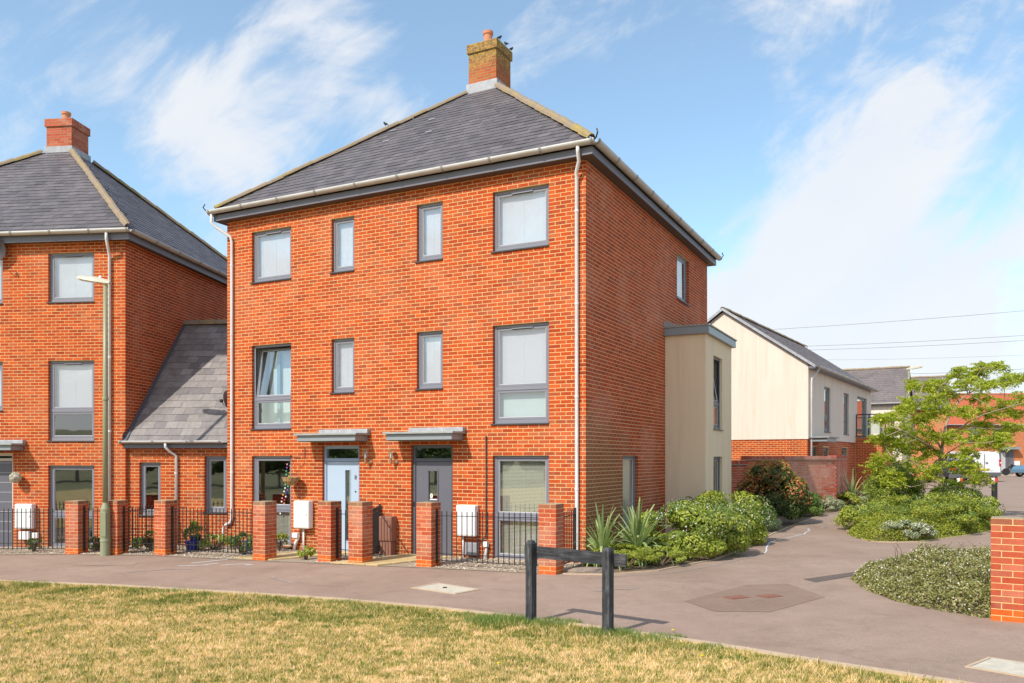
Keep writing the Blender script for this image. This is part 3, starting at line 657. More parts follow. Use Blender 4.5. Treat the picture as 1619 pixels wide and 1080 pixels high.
# ================================================================== GROUND
def sheet(name, poly, mat, dz=0.0, parent=None, kind='structure', thick=0):
    bm = bmesh.new(); bm.faces.new([bm.verts.new((x, y, 0)) for x, y in poly]); 
    for x0 in (-40, 28): bmesh.ops.bisect_plane(bm, geom=bm.verts[:]+bm.edges[:]+bm.faces[:], plane_co=(x0, 0, 0), plane_no=(1, 0, 0))
    bmesh.ops.triangulate(bm, faces=bm.faces[:])
    for v in bm.verts: v.co.z = gz(v.co.x, v.co.y)+dz
    bm.normal_update()
    for f in bm.faces:
        if f.normal.z < 0: f.normal_flip()
    me = bpy.data.meshes.new(name); bm.to_mesh(me); bm.free(); me.materials.append(mat); o = bpy.data.objects.new(name, me); COL.objects.link(o)
    if parent is not None: o.parent = parent
    if kind and parent is None: o['kind'] = kind
    return o
def ground_grid():
    xs = [-400,-200,-120,-80,-60,-40,-30,-20,-10,0,10,20,28,40,60,90,140,220,400]
    ys = [-400,-250,-180,-135,-115,-95,-80,-65,-50,-38,-25,-12,-4,8,30,60,100,200,500,900]
    mb = MB(); mb.add([(x, y, gz(x, y)-0.012) for y in ys for x in xs], [(j*len(xs)+i, j*len(xs)+i+1, (j+1)*len(xs)+i+1, (j+1)*len(xs)+i) for j in range(len(ys)-1) for i in range(len(xs)-1)])
    o = mb.build('ground', M['far_grass'], smooth=True); o['kind'] = 'structure'
ground_grid()
LAWN_EDGE = [(-40, 19.5), (-22, 17.0), (-14, 15.6), (-8.90, 14.27), (-6.56, 13.52), (-3.92, 12.43), (-2.45, 11.79), (-0.92, 10.95), (0.16, 10.21), (1.10, 9.48), (2.24, 8.53), (2.96, 7.82), (3.70, 7.17), (5.0, 5.9), (7.0, 3.6), (9.0, 0.0), (10.5, -6), (11, -14)]
path_poly = LAWN_EDGE + [(36, -14), (60, 20), (75, 71.5), (8, 71.5), (8, 40), (-40, 40)]
path = sheet('path', path_poly, M['tarmac'], 0.0)
sheet('parking_area', [(15.6, 30.5), (17.5, 28.2), (28, 27.2), (60, 30), (72, 71), (10, 71), (11, 45), (14.2, 38)], M['tarmac_park'], 0.005)
# lawn and its kerb
lawn_poly = [(x-0.05, y-0.10) for x, y in LAWN_EDGE] + [(11, -24), (-39, -24)]
sheet('lawn', lawn_poly, M['lawn'], 0.004)
kb = MB()
for (a, b), (c, e) in zip(LAWN_EDGE[:-1], LAWN_EDGE[1:]):
    d_ = Vector((c-a, e-b, 0)).normalized(); n_ = Vector((-d_.y, d_.x, 0)); L = math.hypot(c-a, e-b); k = 0
    while k < L:
        k1 = min(k+0.915, L); p, q = Vector((a, b, 0))+d_*(k+.004), Vector((a, b, 0))+d_*(k1-.004)
        vs = [p-n_*.115, q-n_*.115, q-n_*.03, p-n_*.03]
        vs = [Vector((v.x, v.y, gz(v.x)-.02)) for v in vs] + [Vector((v.x, v.y, gz(v.x)+.022)) for v in vs]
        kb.add(vs, ((4,5,6,7),(0,1,5,4),(1,2,6,5),(2,3,7,6),(3,0,4,7))); k = k1
kerb = kb.build('lawn_edging', M['kerb']); kerb['kind'] = 'structure'
# patches, covers, chalk on the tarmac
def flat(name, pts, mat, dz, parent=None): return sheet(name, pts, mat, dz, parent, None)
flat('tarmac_patch', [(2.34,11.13),(2.56,10.37),(3.23,10.27),(4.31,11.29),(4.19,12.49),(3.55,12.44)], M['tarmac_patch'], 0.004, path)
flat('tarmac_strip', [(4.58,12.91),(5.83,13.70),(5.71,13.34),(4.65,12.57)], M['tarmac_dark'], 0.005, path)
flat('tarmac_strip', [(5.37,13.02),(5.65,13.27),(5.45,12.81)], M['tarmac_dark'], 0.009, path)
def slabthing(name, pts, label, cat):
    c0 = Vector((sum(p[0] for p in pts)/4, sum(p[1] for p in pts)/4)); cx0 = c0.x; cy0 = c0.y
    th = thing(name, label, cat, (cx0, cy0, gz(cx0)))
    def ring(f, z): return [Vector(((x-cx0)*f, (y-cy0)*f, (gz(x)-gz(cx0))*f+z)) for x, y in pts]
    mb = MB(); o_, i_ = ring(1.0, .010), ring(.90, .010); b_ = ring(1.0, -.02); mb.add(o_+i_+b_+ring(.90, -.004), [(k, (k+1) % 4, 4+(k+1) % 4, 4+k) for k in range(4)]+[(8+k, 8+(k+1) % 4, (k+1) % 4, k) for k in range(4)]+[(4+k, 4+(k+1) % 4, 12+(k+1) % 4, 12+k) for k in range(4)]); mb.build('frame', M['kerb'], th)
    mb = MB(); q = ring(.875, .009); mb.add(q+ring(.875, -.01), ((0,1,2,3),(4,5,1,0),(5,6,2,1),(6,7,3,2),(7,4,0,3))); mb.build('lid', M['stone_w'], th)
    mb = MB(); mb.add(ring(.905, .001), ((0,1,2,3),)); mb.build('joint', M['gasket'], th)
    return th
MB().box(-1.06,12.56,gz(-1)+.012,-1.0,12.66,gz(-1)+.014).build('lifting_slot', M['gasket'], path)
slabthing('access_cover', [(-1.56,12.67),(-0.83,12.01),(-0.48,12.40),(-1.19,13.14)], 'pale concrete access cover set in the path in front of the dark grey door', 'manhole cover')
slabthing('access_cover', [(4.14,7.51),(4.55,7.02),(5.02,7.32),(4.55,7.84)], 'pale concrete access cover at the bottom right beside the lawn edge', 'manhole cover')
for (x, y, lb) in ((3.11, 11.35, 'left rusty red iron cover in the patched tarmac'), (3.59, 11.41, 'right rusty red iron cover in the patched tarmac')):
    mb = MB(); Xc = Matrix.Translation((x, y, gz(x)+.004)) @ Matrix.Rotation(.42, 4, 'Z'); mb.box(-.16, -.11, -.01, .16, .11, .004, 0, Xc); mb.box(-.14, -.09, .0045, .14, .09, .009, 0, Xc); tag(mb.build('water_cover', M['iron']), lb, 'manhole cover', 'iron covers in the path')
def ribbon(mb, pts, w, dz):
    P = [Vector((x, y, gz(x)+dz)) for x, y in pts]
    for a, b in zip(P[:-1], P[1:]):
        d_ = (b-a).normalized(); n_ = Vector((-d_.y, d_.x, 0))*w/2; mb.quad(a-n_, b-n_, b+n_, a+n_)
def jitter(pts, n=6, j=0.02):
    o_ = []
    for a, b in zip(pts[:-1], pts[1:]):
        for k in range(n): o_.append((a[0]+(b[0]-a[0])*k/n+random.uniform(-j, j), a[1]+(b[1]-a[1])*k/n+random.uniform(-j, j)))
    return o_ + [pts[-1]]
mb = MB(); ribbon(mb, jitter([(5.05,16.4),(5.57,17.82),(5.80,18.45),(6.3,19.1),(7.12,20.06),(7.6,21.0),(7.78,21.56)], 5, .02), 0.030, .005); mb.build('chalk_line', M['chalk'], path)
mb = MB(); ribbon(mb, jitter([(1.2,13.35),(2.61,13.78),(3.61,14.62),(4.66,15.89),(5.05,16.4)], 8, .02), 0.03, .005); mb.build('chalk_line', M['chalk_faint'], path)
mb = MB()
for pts in ([(-6.33,16.3),(-5.75,16.9)], [(-6.4,15.85),(-6.0,15.95),(-5.8,16.2)], [(-5.62,15.87),(-5.33,16.02),(-5.0,15.85)]): ribbon(mb, jitter(pts, 4, .03), 0.06, .005)
mb.build('chalk_line', M['chalk'], path)
mb = MB()
for pts in ([(-7.2,14.9),(-6.5,15.4),(-6.0,15.3)], [(-4.2,14.2),(-3.6,13.4)], [(1.2,12.1),(1.9,12.3)]): ribbon(mb, jitter(pts, 8, .03), 0.05, .005)
ribbon(mb, jitter([(8.05,21.5),(8.5,22.0)], 4, .05), 0.05, .005); ribbon(mb, jitter([(8.0,22.2),(8.3,21.6)], 4, .05), 0.05, .005)
mb.build('chalk_line', M['chalk_faint'], path)
flat('worn_patch', [(-8.9,16.9),(-7.5,16.5),(-7.4,16.0),(-8.8,16.3)], M['tarmac_park'], 0.004, path)

# ================================================================== MAIN HOUSE
TH = 0.47; Cc = (1.37, 15.238); c_, s_ = math.cos(TH), math.sin(TH); Wd, Dp = 9.06, 9.34
Lc = (Cc[0]-Wd*c_, Cc[1]+Wd*s_)
house = thing('brick_house', 'tall three-storey red brick house pair with slate pyramid roof and mossy chimney', 'house', (Lc[0], Lc[1], 0), -TH)
ZB, ZT = -0.125, 7.55
A_, B_, C_, D_ = (.775,1.955), (3.10,3.72), (5.32,5.95), (7.10,8.31)
fh = []
for (a, b) in (A_, D_): fh += [(a, b, 6.025, 7.225), (a, b, 2.65, 4.60), (a, b, 0.025, 2.05)]
for (a, b) in (B_, C_): fh += [(a, b, 6.025, 7.225), (a, b, 3.40, 4.60)]
fh += [(2.845, 3.855, -0.05, 2.275), (5.18, 6.185, -0.05, 2.275)]
FB = Bricks(); X0, Y0, Z0 = (1,0,0), (0,1,0), (0,0,0)
fw_ = wall_panel(house, 'front_wall', (0,0,0), X0, (0,-1,0), Wd, ZB-0.3, ZT, fh, M['mortar'])
FB.course(fw_, house, (0,0,0), X0, (0,-1,0), Wd, ZB-0.3, ZT-0.001, fh, 0.0, M['brick'])
jamb_bricks(FB, fw_, house, (0,0,0), X0, (0,-1,0), fh, ZB, M['brick'])
sh = [(6.18, 7.33, 6.025, 7.225), (2.06, 3.07, 0.025, 2.05)]
EX0, EX1 = 5.13, 5.13+2.84
sw_ = wall_panel(house, 'side_wall', (Wd,0,0), Y0, (1,0,0), Dp, ZB-0.3, ZT, sh, M['mortar_side'])
FB.course(sw_, house, (Wd,0,0), Y0, (1,0,0), Dp, ZB-0.3, ZT-0.001, sh + [(EX0+.02, EX1-.02, -1, 5.0)], 0.1125, M['brick_side'])
jamb_bricks(FB, sw_, house, (Wd,0,0), Y0, (1,0,0), sh, ZB, M['brick_side'])
bw = MB(); bw.quad((0,Dp,ZB-.3), (0,0,ZB-.3), (0,0,ZT), (0,Dp,ZT)); bw.quad((Wd,Dp,ZB-.3), (0,Dp,ZB-.3), (0,Dp,ZT), (Wd,Dp,ZT)); bw.build('rear_wall', M['brick_far'], house)
WH = ('blind',)
fr = ((0,0,0), X0, (0,-1,0))
window(house, *fr, *A_, 6.05, 7.225, blind=(M['blind'], 0.028, 6.1), vent=True, room='room_lt')
w_, X_ = window(house, *fr, *A_, 2.675, 4.60, transom=3.36, tilt=0.13, room='room_lt')
cu = MB(); cu.quad(*[X_ @ Vector(p) for p in ((.84,.5,2.75),(1.9,.5,2.75),(1.9,.5,4.5),(.84,.5,4.5))]); cu.build('curtain', M['pale_cloth'], w_)
cu = MB()
for k in (0.35,): cu.box(.8+k, .42, 2.7, .8+k+.09, .44, 4.5, 0, X_)
cu.build('curtain_band', M['curtain'], w_)
w_, X_ = window(house, *fr, *A_, 0.0, 2.05, transom=0.86, room='room')
bb = MB()
z = .80
while z > .1: bb.box(.84, .17, z-.02, 1.9, .175, z, 0, X_); z -= .028
bb.build('blind', M['blind_grey'], w_, kind='stuff')
hearts = [M['red'], M['blue_pot'], M['plate'], plain('pink_heart', (.75,.25,.35), .6), plain('green_heart', (.10,.45,.22), .6), plain('purple_heart', (.25,.08,.40), .6), plain('orange_heart', (.8,.30,.04), .6), M['white']]
for i in range(30):
    k = i/29; zc = 1.86-1.12*k; uc = 1.80 - 0.28*k*k + (0.045 if i % 2 else -0.045) + random.uniform(-.02, .02); r_ = .020
    q = MB(); q.add([X_ @ Vector((uc+dx*r_, .085, zc+dz_*r_)) for dx, dz_ in ((0,-1.1),(1.1,.1),(1.0,.8),(.5,1.05),(0,.6),(-.5,1.05),(-1.0,.8),(-1.1,.1))], [tuple(range(8))])
    q.build('heart_sticker', hearts[random.randrange(8)] if i < 20 else hearts[random.choice((6, 3, 7, 0))], w_)
for (a, b) in (B_, C_):
    window(house, *fr, a, b, 6.05, 7.225, blind=(M['blind'], 0.028, 6.2 if a < 4 else 6.05), room='room_lt')
    window(house, *fr, a, b, 3.425, 4.60, blind=(M['blind'], 0.028, 3.5), room='room_lt')
window(house, *fr, *D_, 6.05, 7.225, blind=(M['blind'], 0.025, 6.12), vent=True, room='room_lt')
w_, X_ = window(house, *fr, *D_, 2.675, 4.60, transom=3.36, blind=(M['blind'], 0.025, 3.42), vent=True, room='room_lt')
q = MB()
q.quad(*[X_ @ Vector(p) for p in ((7.15,.20,2.74),(8.26,.20,2.74),(8.26,.20,3.4),(7.15,.20,3.4))]); q.build('curtain', M['pale_cloth'], w_)
window(house, *fr, *D_, 0.0, 2.05, transom=0.86, blind=(M['blind_grey'], 0.027, 0.1), room='room')
# side windows
sd = ((Wd,0,0), Y0, (1,0,0))
window(house, *sd, 6.18, 7.33, 6.05, 7.225, blind=(M['blind_grey'], 0.03, 6.1), room='room_lt')
w_, X_ = window(house, *sd, 2.06, 3.07, 0.0, 2.075, room='room_lt')
q = MB(); q.quad(*[X_ @ Vector(p) for p in ((2.1,.127,.1),(3.05,.127,.1),(3.05,.127,2.03),(2.1,.127,2.03))]); q.build('blind', M['bay_reflection'], w_)  # reflection of the beige bay painted on a sheet, not a real blind

def door(th, u0, u1, z0, z1, dm, fm, kind, Xf):
    y0 = 0.075; f = MB(); fw = 0.07; bx = lambda m, a, b, c, e, ya, yb, mi=0: m.box(a, ya, c, b, yb, e, mi, Xf)
    bx(f, u0, u0+fw, z0, z1, y0-.02, y0+.06); bx(f, u1-fw, u1, z0, z1, y0-.02, y0+.06); bx(f, u0+fw, u1-fw, z1-fw, z1, y0-.02, y0+.06); bx(f, u0+fw, u1-fw, 1.93, 2.00, y0-.02, y0+.06)
    D = f.build('door', fm, th, bevel=0.004)
    p = MB(); lu, ru, lz, hz = u0+fw+.006, u1-fw-.006, z0+.03, 1.924
    if kind == 'blue': g0, g1, gz0, gz1 = u0+.58, u0+.70, .20, 1.74
    elif kind == 'dark': g0, g1, gz0, gz1 = u0+.385, u0+.60, 1.14, 1.74
    else: g0 = None
    if g0 is not None:
        bx(p, lu, g0, lz, hz, y0, y0+.045); bx(p, g1, ru, lz, hz, y0, y0+.045); bx(p, g0, g1, gz1, hz, y0, y0+.045); bx(p, g0, g1, lz, gz0, y0, y0+.045)
    else: bx(p, lu, ru, lz, hz, y0, y0+.045)
    p.build('door_leaf', dm, D, bevel=0.003)
    if g0 is not None:
        tr = MB(); e = .022
        for a, b, c, d2 in ((g0-e, g0, gz0-e, gz1+e), (g1, g1+e, gz0-e, gz1+e), (g0, g1, gz1, gz1+e), (g0, g1, gz0-e, gz0)): bx(tr, a, b, c, d2, y0-.012, y0)
        tr.build('glazing_trim', dm, D, bevel=0.003)
        gl = MB(); bx(gl, g0, g1, gz0, gz1, y0+.015, y0+.02); gl.build('pane', M['glass'], D)
    else:
        gr = MB(); z = .2
        while z < 1.9: bx(gr, lu+.02, ru-.02, z, z+.008, y0-.003, y0); z += .24
        gr.build('panel_groove', M['bead'], D)
    fl = MB(); bx(fl, u0+fw, u1-fw, 2.00, z1-fw, y0+.02, y0+.026); fl.build('fanlight', M['glass'], D)
    pts = [Xf @ Vector(q) for q in ((u0,y0+.06,z0),(u1,y0+.06,z0),(u1,y0+.06,z1),(u0,y0+.06,z1),(u0,.9,z0),(u1,.9,z0),(u1,.9,z1),(u0,.9,z1))]
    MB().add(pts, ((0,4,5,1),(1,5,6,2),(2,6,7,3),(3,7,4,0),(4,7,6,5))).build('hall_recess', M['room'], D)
    st = MB(); bx(st, u0, u1, z0-.02, z0+.03, -.03, y0); st.build('threshold', M['grey_pl'], D)
    return D
Xh = frameM((0,0,0), X0, (0,-1,0))
def text_obj(s_txt, size, parent, loc, mat, rot=(math.pi/2, 0, 0), name='numeral', ext=0.002):
    cu = bpy.data.curves.new(name, 'FONT'); cu.body = s_txt; cu.size = size; cu.extrude = ext; cu.align_x = 'CENTER'; cu.align_y = 'CENTER'
    tmp = bpy.data.objects.new('tmp', cu); COL.objects.link(tmp); dg = bpy.context.evaluated_depsgraph_get()
    me = bpy.data.meshes.new_from_object(tmp.evaluated_get(dg)); COL.objects.unlink(tmp); bpy.data.objects.remove(tmp)
    me.materials.clear(); me.materials.append(mat); o = bpy.data.objects.new(name, me); COL.objects.link(o); o.parent = parent; o.location = loc; o.rotation_euler = rot; return o
dB = door(house, 2.845, 3.855, -0.05, 2.275, M['door_blue'], M['door_bframe'], 'blue', Xh); dB['label'] = 'pale blue front door with a tall narrow pane'
text_obj('8', .13, dB, (3.70, .071, 1.58), M['black'])
MB().lathe([(.014, 0), (.014, .02), (.004, .022)], 10, (3.70, .073, 1.28), M=Matrix.Rotation(math.pi/2, 4, 'X')).build('door_viewer', M['black'], dB)
MB().box(3.725, .02, .88, 3.755, .073, 1.06).build('handle', M['black'], dB, bevel=.004)
dD = door(house, 5.18, 6.185, -0.05, 2.275, M['door_dark'], M['frame_dk'], 'dark', Xh); dD['label'] = 'dark grey front door with a small upright pane'
MB().lathe([(.030, 0), (.034, .003), (.030, .006)], 16, (5.625, .088, 1.225), M=Matrix.Scale(1.5, 4, (0,0,1)) @ Matrix.Rotation(math.pi/2, 4, 'X')).build('number_plaque', M['white'], dD)
text_obj('9', .06, dD, (5.625, .080, 1.225), M['grey_pl'])
MB().box(5.585, .083, 1.145, 5.76, .088, 1.165).build('name_strip', M['white'], dD)
text_obj('?', .09, dD, (5.36, .071, 1.55), M['grey_pl'], name='door_mark')
MB().box(5.19, .045, 1.0, 5.235, .055, 1.10).build('doorbell', M['black'], dD, bevel=.003)
hn = MB().box(5.27, .055, .92, 5.30, .075, 1.02); hn.tube([(5.285,.06,.98),(5.285,.03,.98),(5.39,.03,.98)], .009, 6); hn.build('handle', M['chrome'], dD)

def canopy(th, u0, u1, z0, mat=None, p=0.45, ret=True):
    f = MB().box(u0, -p, z0, u1, -.01, z0+.12).build('canopy', M['canopy'], th, bevel=.006)
    MB().box(u0-.05, -p-.06, z0+.122, u1+.06, -.008, z0+.165).build('canopy_slab', M['canopy_top'], f, bevel=.008)
    MB().box(u0+.32, -.12, z0+.167, u1+.06, -.009, z0+.255).build('lead_flashing', M['lead'], f, bevel=.01)
    MB().box(u0+.02, -p+.02, z0-.012, u1-.02, -.02, z0-.002).build('canopy_soffit', M['soffit'], f)
    return f
canopy(house, 2.52, 4.09, 2.365); canopy(house, 4.87, 6.43, 2.365)
# wall lanterns
def wall_lamp(th, u, z):
    l = MB(); l.lathe([(.045, 0), (.045, .02), (.03, .035)], 14, (u+.04, -.006, z-.10), M=Matrix.Rotation(math.pi/2, 4, 'X'))
    l.tube([(u+.04,-.02,z-.10),(u+.02,-.08,z-.13),(u-.02,-.13,z-.12),(u-.02,-.13,z-.03)], .012, 8)
    l.lathe([(.02,-.12),(.03,-.03),(.035,-.02)], 12, (u-.02, -.13, z)); l.lathe([(.07,.15),(.072,.165),(.02,.175)], 14, (u-.02,-.13,z))
    o = l.build('wall_lantern', M['lampmetal'], th)
    MB().lathe([(.036,-.018),(.052,.06),(.062,.148)], 14, (u-.02,-.13,z)).build('lantern_glass', M['glass_clear'], o)
    MB().lathe([(.012,-.015),(.018,.03),(.006,.09)], 8, (u-.02,-.13,z)).build('bulb', M['refl_white'], o)
wall_lamp(house, 4.13, 2.02); wall_lamp(house, 4.78, 2.02)
# meter boxes and pipes on the wall
def meter(th, u0, u1, z0, z1, mat, name='meter_box', d_=.17):
    b = MB().box(u0, -d_, z0, u1, -.007, z1).build(name, mat, th, bevel=.02)
    MB().box(u0+.035, -d_-.006, z0+.03, u1-.035, -d_, z1-.05).build('meter_door', mat, b, bevel=.004)
    MB().box(u1-.06, -d_-.010, (z0+z1)/2-.02, u1-.045, -d_-.006, (z0+z1)/2+.02).build('lock', M['grey_pl'], b)
    return b
meter(house, 2.17, 2.60, .45, 1.06, M['white']); meter(house, 6.36, 6.79, .46, 1.07, M['white'])
MB().tube([(2.36,-.05,.45),(2.36,-.05,-.08)], .022, 8).build('supply_pipe', M['white'], house, smooth=True)
MB().tube([(2.22,-.06,.30),(2.20,-.06,.20),(2.14,-.08,.1),(2.12,-.09,-.06)], .035, 8).build('vent_pipe', M['white'], house, smooth=True)
MB().box(2.08,-.13,.22,2.24,-.02,.34).build('junction_box', M['white'], house, bevel=.02)
MB().tube([(6.45,-.05,.46),(6.45,-.05,-.08)], .022, 8).build('supply_pipe', M['white'], house, smooth=True)
MB().box(6.53,-.12,.09,6.80,-.007,.33).build('grey_box', M['grey_pl'], house, bevel=.01)
MB().box(6.93,-.11,.26,7.03,-.02,.36).build('junction_box', M['white'], house, bevel=.01)
MB().tube([(6.99,-.05,.26),(6.97,-.06,.1),(6.97,-.06,-.1)], [.022,.032,.045], 10).build('supply_pipe', M['gutter'], house, smooth=True)
MB().tube([(6.965,-.03,2.44),(6.965,-.03,.52),(6.95,-.04,.43),(6.88,-.05,.385),(6.80,-.05,.38)], .013, 8).build('cable_conduit', M['black'], house, smooth=True)
meter(house, 4.50, 4.84, .27, .79, M['brown_pl'], 'gas_box', .22); MB().box(4.53,-.20,-.05,4.81,-.02,.265).build('gas_box_base', M['brown_pl'], house, bevel=.01)
meter(house, 4.02, 4.36, .27, .79, M['brown_pl'], 'gas_box', .22); MB().box(4.05,-.20,-.05,4.33,-.02,.265).build('gas_box_base', M['brown_pl'], house, bevel=.01)
# eaves
OH = 0.215
fa = MB(); z0f, z1f = 7.548, 7.685
for a, b in (((-OH,-OH),(Wd+OH,-OH)), ((Wd+OH,-OH),(Wd+OH,Dp+OH)), ((Wd+OH,Dp+OH),(-OH,Dp+OH)), ((-OH,Dp+OH),(-OH,-OH))):
    d2 = Vector((b[0]-a[0], b[1]-a[1], 0)).normalized(); n2 = Vector((d2.y, -d2.x, 0)); t2 = .02
    p = [Vector((a[0], a[1], 0)), Vector((b[0], b[1], 0))]; vs = [p[0], p[1], p[1]-n2*t2, p[0]-n2*t2]
    fa.add([v+Vector((0,0,z0f)) for v in vs] + [v+Vector((0,0,z1f)) for v in vs], ((0,1,5,4),(3,2,1,0),(4,5,6,7),(2,3,7,6)))
fa.build('fascia', M['fascia'], house)
so = MB(); e = 0.018
for r4 in (((-OH+e,-OH+e),(Wd+OH-e,-OH+e),(Wd+OH-e,0),(-OH+e,0)), ((Wd,0),(Wd+OH-e,0),(Wd+OH-e,Dp),(Wd,Dp)), ((-OH+e,0),(0,0),(0,Dp),(-OH+e,Dp)), ((-OH+e,Dp),(Wd+OH-e,Dp),(Wd+OH-e,Dp+OH-e),(-OH+e,Dp+OH-e))):
    so.add([(x, y, 7.552) for x, y in r4], ((3,2,1,0),))
so.build('soffit', M['soffit'], house)
EO = OH + 0.05; ez = 7.755; AP = (Wd/2, Dp/2, 11.80)
roof = MB(); ec = [(-EO,-EO,ez-.03), (Wd+EO,-EO,ez-.03), (Wd+EO,Dp+EO,ez-.03), (-EO,Dp+EO,ez-.03)]; ap = (AP[0], AP[1], AP[2]-.03)
roof.add(ec + [ap], ((0,1,4),(1,2,4),(2,3,4),(3,0,4),(3,2,1,0))); roof = roof.build('roof', M['roof_under'], house)
SL = Slates(house, roof, M['slate']); e4 = [(x, y, ez) for x, y, _ in ec]
SL.face(e4[0], e4[1], AP, AP); SL.finish()
SL2 = Slates(house, roof, M['slate'], 0); SL2.face(e4[1], e4[2], AP, AP); SL2.face(e4[3], e4[0], AP, AP); SL2.face(e4[2], e4[3], AP, AP); SL2.finish()
up = Vector((0, 0, .05))
for i, cc in enumerate(e4):
    a = Vector(cc)+up; b = Vector(AP)+up; a2 = a+(b-a)*.015; b2 = a+(b-a)*(.90)
    if i == 1: ridge_tiles(roof, a2, a+(b-a)*.13, M['ridge_moss']); ridge_tiles(roof, a+(b-a)*.13, b2, [M['ridge'], M['ridge']])
    elif i == 0: ridge_tiles(roof, a2, a+(b-a)*.08, M['ridge_moss'], r=.065); ridge_tiles(roof, a+(b-a)*.08, b2, M['ridge'], r=.065)
    else: ridge_tiles(roof, a2, b2, M['ridge'])
for i in (0, 1, 2):       # hip irons at the roof corners
    a = Vector(e4[i]); dd = Vector(((1 if i in (1, 2) else -1), (-1 if i < 2 else 1), 0)).normalized()
    MB().tube([a+up*.5, a+dd*.10+Vector((0,0,.03)), a+dd*.16+Vector((0,0,.10)), a+dd*.12+Vector((0,0,.18))], .014, 6).build('hip_iron', M['black'], roof)
for (u, k) in ((3.9, .62), (4.35, .45), (2.9, .58), (3.15, .45)):     # slipped-slate lead tabs
    A0 = Vector(e4[0]); Bv = Vector(e4[1]); mid = A0+(Bv-A0)*(u/Wd); tgt = Vector(AP); pt = Vector((u, -EO+(Dp/2+EO)*k, ez+(AP[2]-ez)*k+.03))
    q = MB(); q.add([pt+Vector((-.09,-.03,-.02)), pt+Vector((.09,-.03,-.02)), pt+Vector((.09,.015,.016)), pt+Vector((-.09,.015,.016))], ((0,1,2,3),)); q.build('repair_tab', M['lead'], roof)
gutter_run(house, [(-EO-.02,-EO-.03,7.775), (Wd+EO+.03,-EO-.03,7.775), (Wd+EO+.03,Dp+EO,7.775)])
gutter_run(house, [(-EO-.03,Dp+EO,7.775), (-EO-.03,-EO,7.775)])
downpipe(house, [(9.02,-EO-.03,7.70), (9.02,-EO-.03,7.60), (8.99,-EO+.10,7.48), (8.92,-.12,7.30), (8.90,-.055,7.20), (8.90,-.055,.30), (8.97,-.06,.16), (9.03,-.06,.10), (9.03,-.06,-.1)])
downpipe(house, [(-.20,-EO-.03,7.72), (-.20,-EO-.03,7.50), (-.10,-EO+.05,7.38), (.18,-.08,7.18), (.20,-.055,7.06), (.20,-.055,.62), (.16,-.055,.50), (-.02,-.06,.42), (-.06,-.06,.34), (-.06,-.06,-.1)])
ch = chimney(house, AP[0]-.02, AP[1]-.02, 11.0, 12.68, M['brick_chim'], FB, pot_h=.46)
fl = MB(); fl.box(AP[0]-.47, AP[1]-.47, 11.2, AP[0]+.43, AP[1]+.43, 11.66)
fl.build('chimney_flashing', M['lead'], ch)
# rendered two-storey bay
ex = MB(); bx0, bx1, by0, by1, bz = Wd+.004, Wd+.98, EX0, EX0+2.84, 4.96
bay_h = [(.80, 1.75, 2.72, 4.52), (.80, 1.75, .10, 2.04)]
ex.quad((bx0,by0,-.4),(bx1,by0,-.4),(bx1,by0,bz),(bx0,by0,bz)); ex.quad((bx1,by1,-.4),(bx0,by1,-.4),(bx0,by1,bz),(bx1,by1,bz)); ex.quad((bx0,by0,bz),(bx1,by0,bz),(bx1,by1,bz),(bx0,by1,bz))
ex.build('rendered_bay', M['render_bay'], house)
wall_panel(house, 'bay_side_wall', (bx1,by0,0), Y0, (1,0,0), 2.84, -.4, bz, bay_h, M['render_bay'])
window(house, (bx1,by0,0), Y0, (1,0,0), .80, 1.75, 2.72, 4.52, transom=3.36, tilt=0.16, room='room_lt', fm=M['frame_dk'])
window(house, (bx1,by0,0), Y0, (1,0,0), .80, 1.75, .10, 2.04, transom=.75, fm=M['frame_dk'])
rf = MB().box(Wd+.002, by0-.09, 4.94, bx1+.10, by1+.09, 5.12).build('bay_fascia', M['canopy'], house, bevel=.006)
MB().box(Wd+.001, by0-.11, 5.122, bx1+.13, by1+.11, 5.155).build('bay_roof', M['canopy_top'], rf, bevel=.006)
MB().add([(Wd+.001,by0-.11,5.157),(Wd+.42,by0-.11,5.157),(Wd+.001,by0-.11,5.30),(Wd+.001,by1,5.157),(Wd+.42,by1,5.157),(Wd+.001,by1,5.30)], ((0,1,2),(3,5,4),(1,4,5,2))).build('bay_flashing', M['lead'], rf)
FB.finish()

# ================================================================== LEFT HOUSE
WL, DL = 9.5, 9.34; lt = math.radians(6.5); K = (-9.32, 19.79)
ho = (K[0]-WL*math.cos(lt), K[1]+WL*math.sin(lt))
lh = thing('brick_house', 'red brick three-storey house at the left edge behind the green street lamp', 'house', (ho[0], ho[1], 0), -lt)
LB = Bricks(); lz = -0.275; LT = 7.25
def mir(a, b): return (WL-b, WL-a)
cols = [(.80, 2.0), (3.20, 3.83)]
lf = []
for (a, b) in cols:
    for f_ in (lambda p: (WL-p[1], WL-p[0]), lambda p: p):
        a2, b2 = f_((a, b)); nar = b-a < 1
        lf += [(a2, b2, 5.80, 7.0), (a2, b2, 3.175 if nar else 2.425, 4.375)]
        if not nar: lf += [(a2, b2, -.2, 1.825)]
ld = [(WL-3.93, WL-2.925, -.25, 2.125)]
lfw = wall_panel(lh, 'front_wall', (0,0,0), X0, (0,-1,0), WL, lz-.3, LT, lf+ld, M['mortar'])
LB.course(lfw, lh, (0,0,0), X0, (0,-1,0), WL, lz-.3, LT-.001, lf+ld, .05, M['brick'])
jamb_bricks(LB, lfw, lh, (0,0,0), X0, (0,-1,0), lf, lz, M['brick'])
lsw = wall_panel(lh, 'side_wall', (WL,0,0), Y0, (1,0,0), DL, lz-.3, LT, [], M['mortar_side'])
LB.course(lsw, lh, (WL,0,0), Y0, (1,0,0), DL, lz-.3, LT-.001, (), .1125, M['brick_side'])
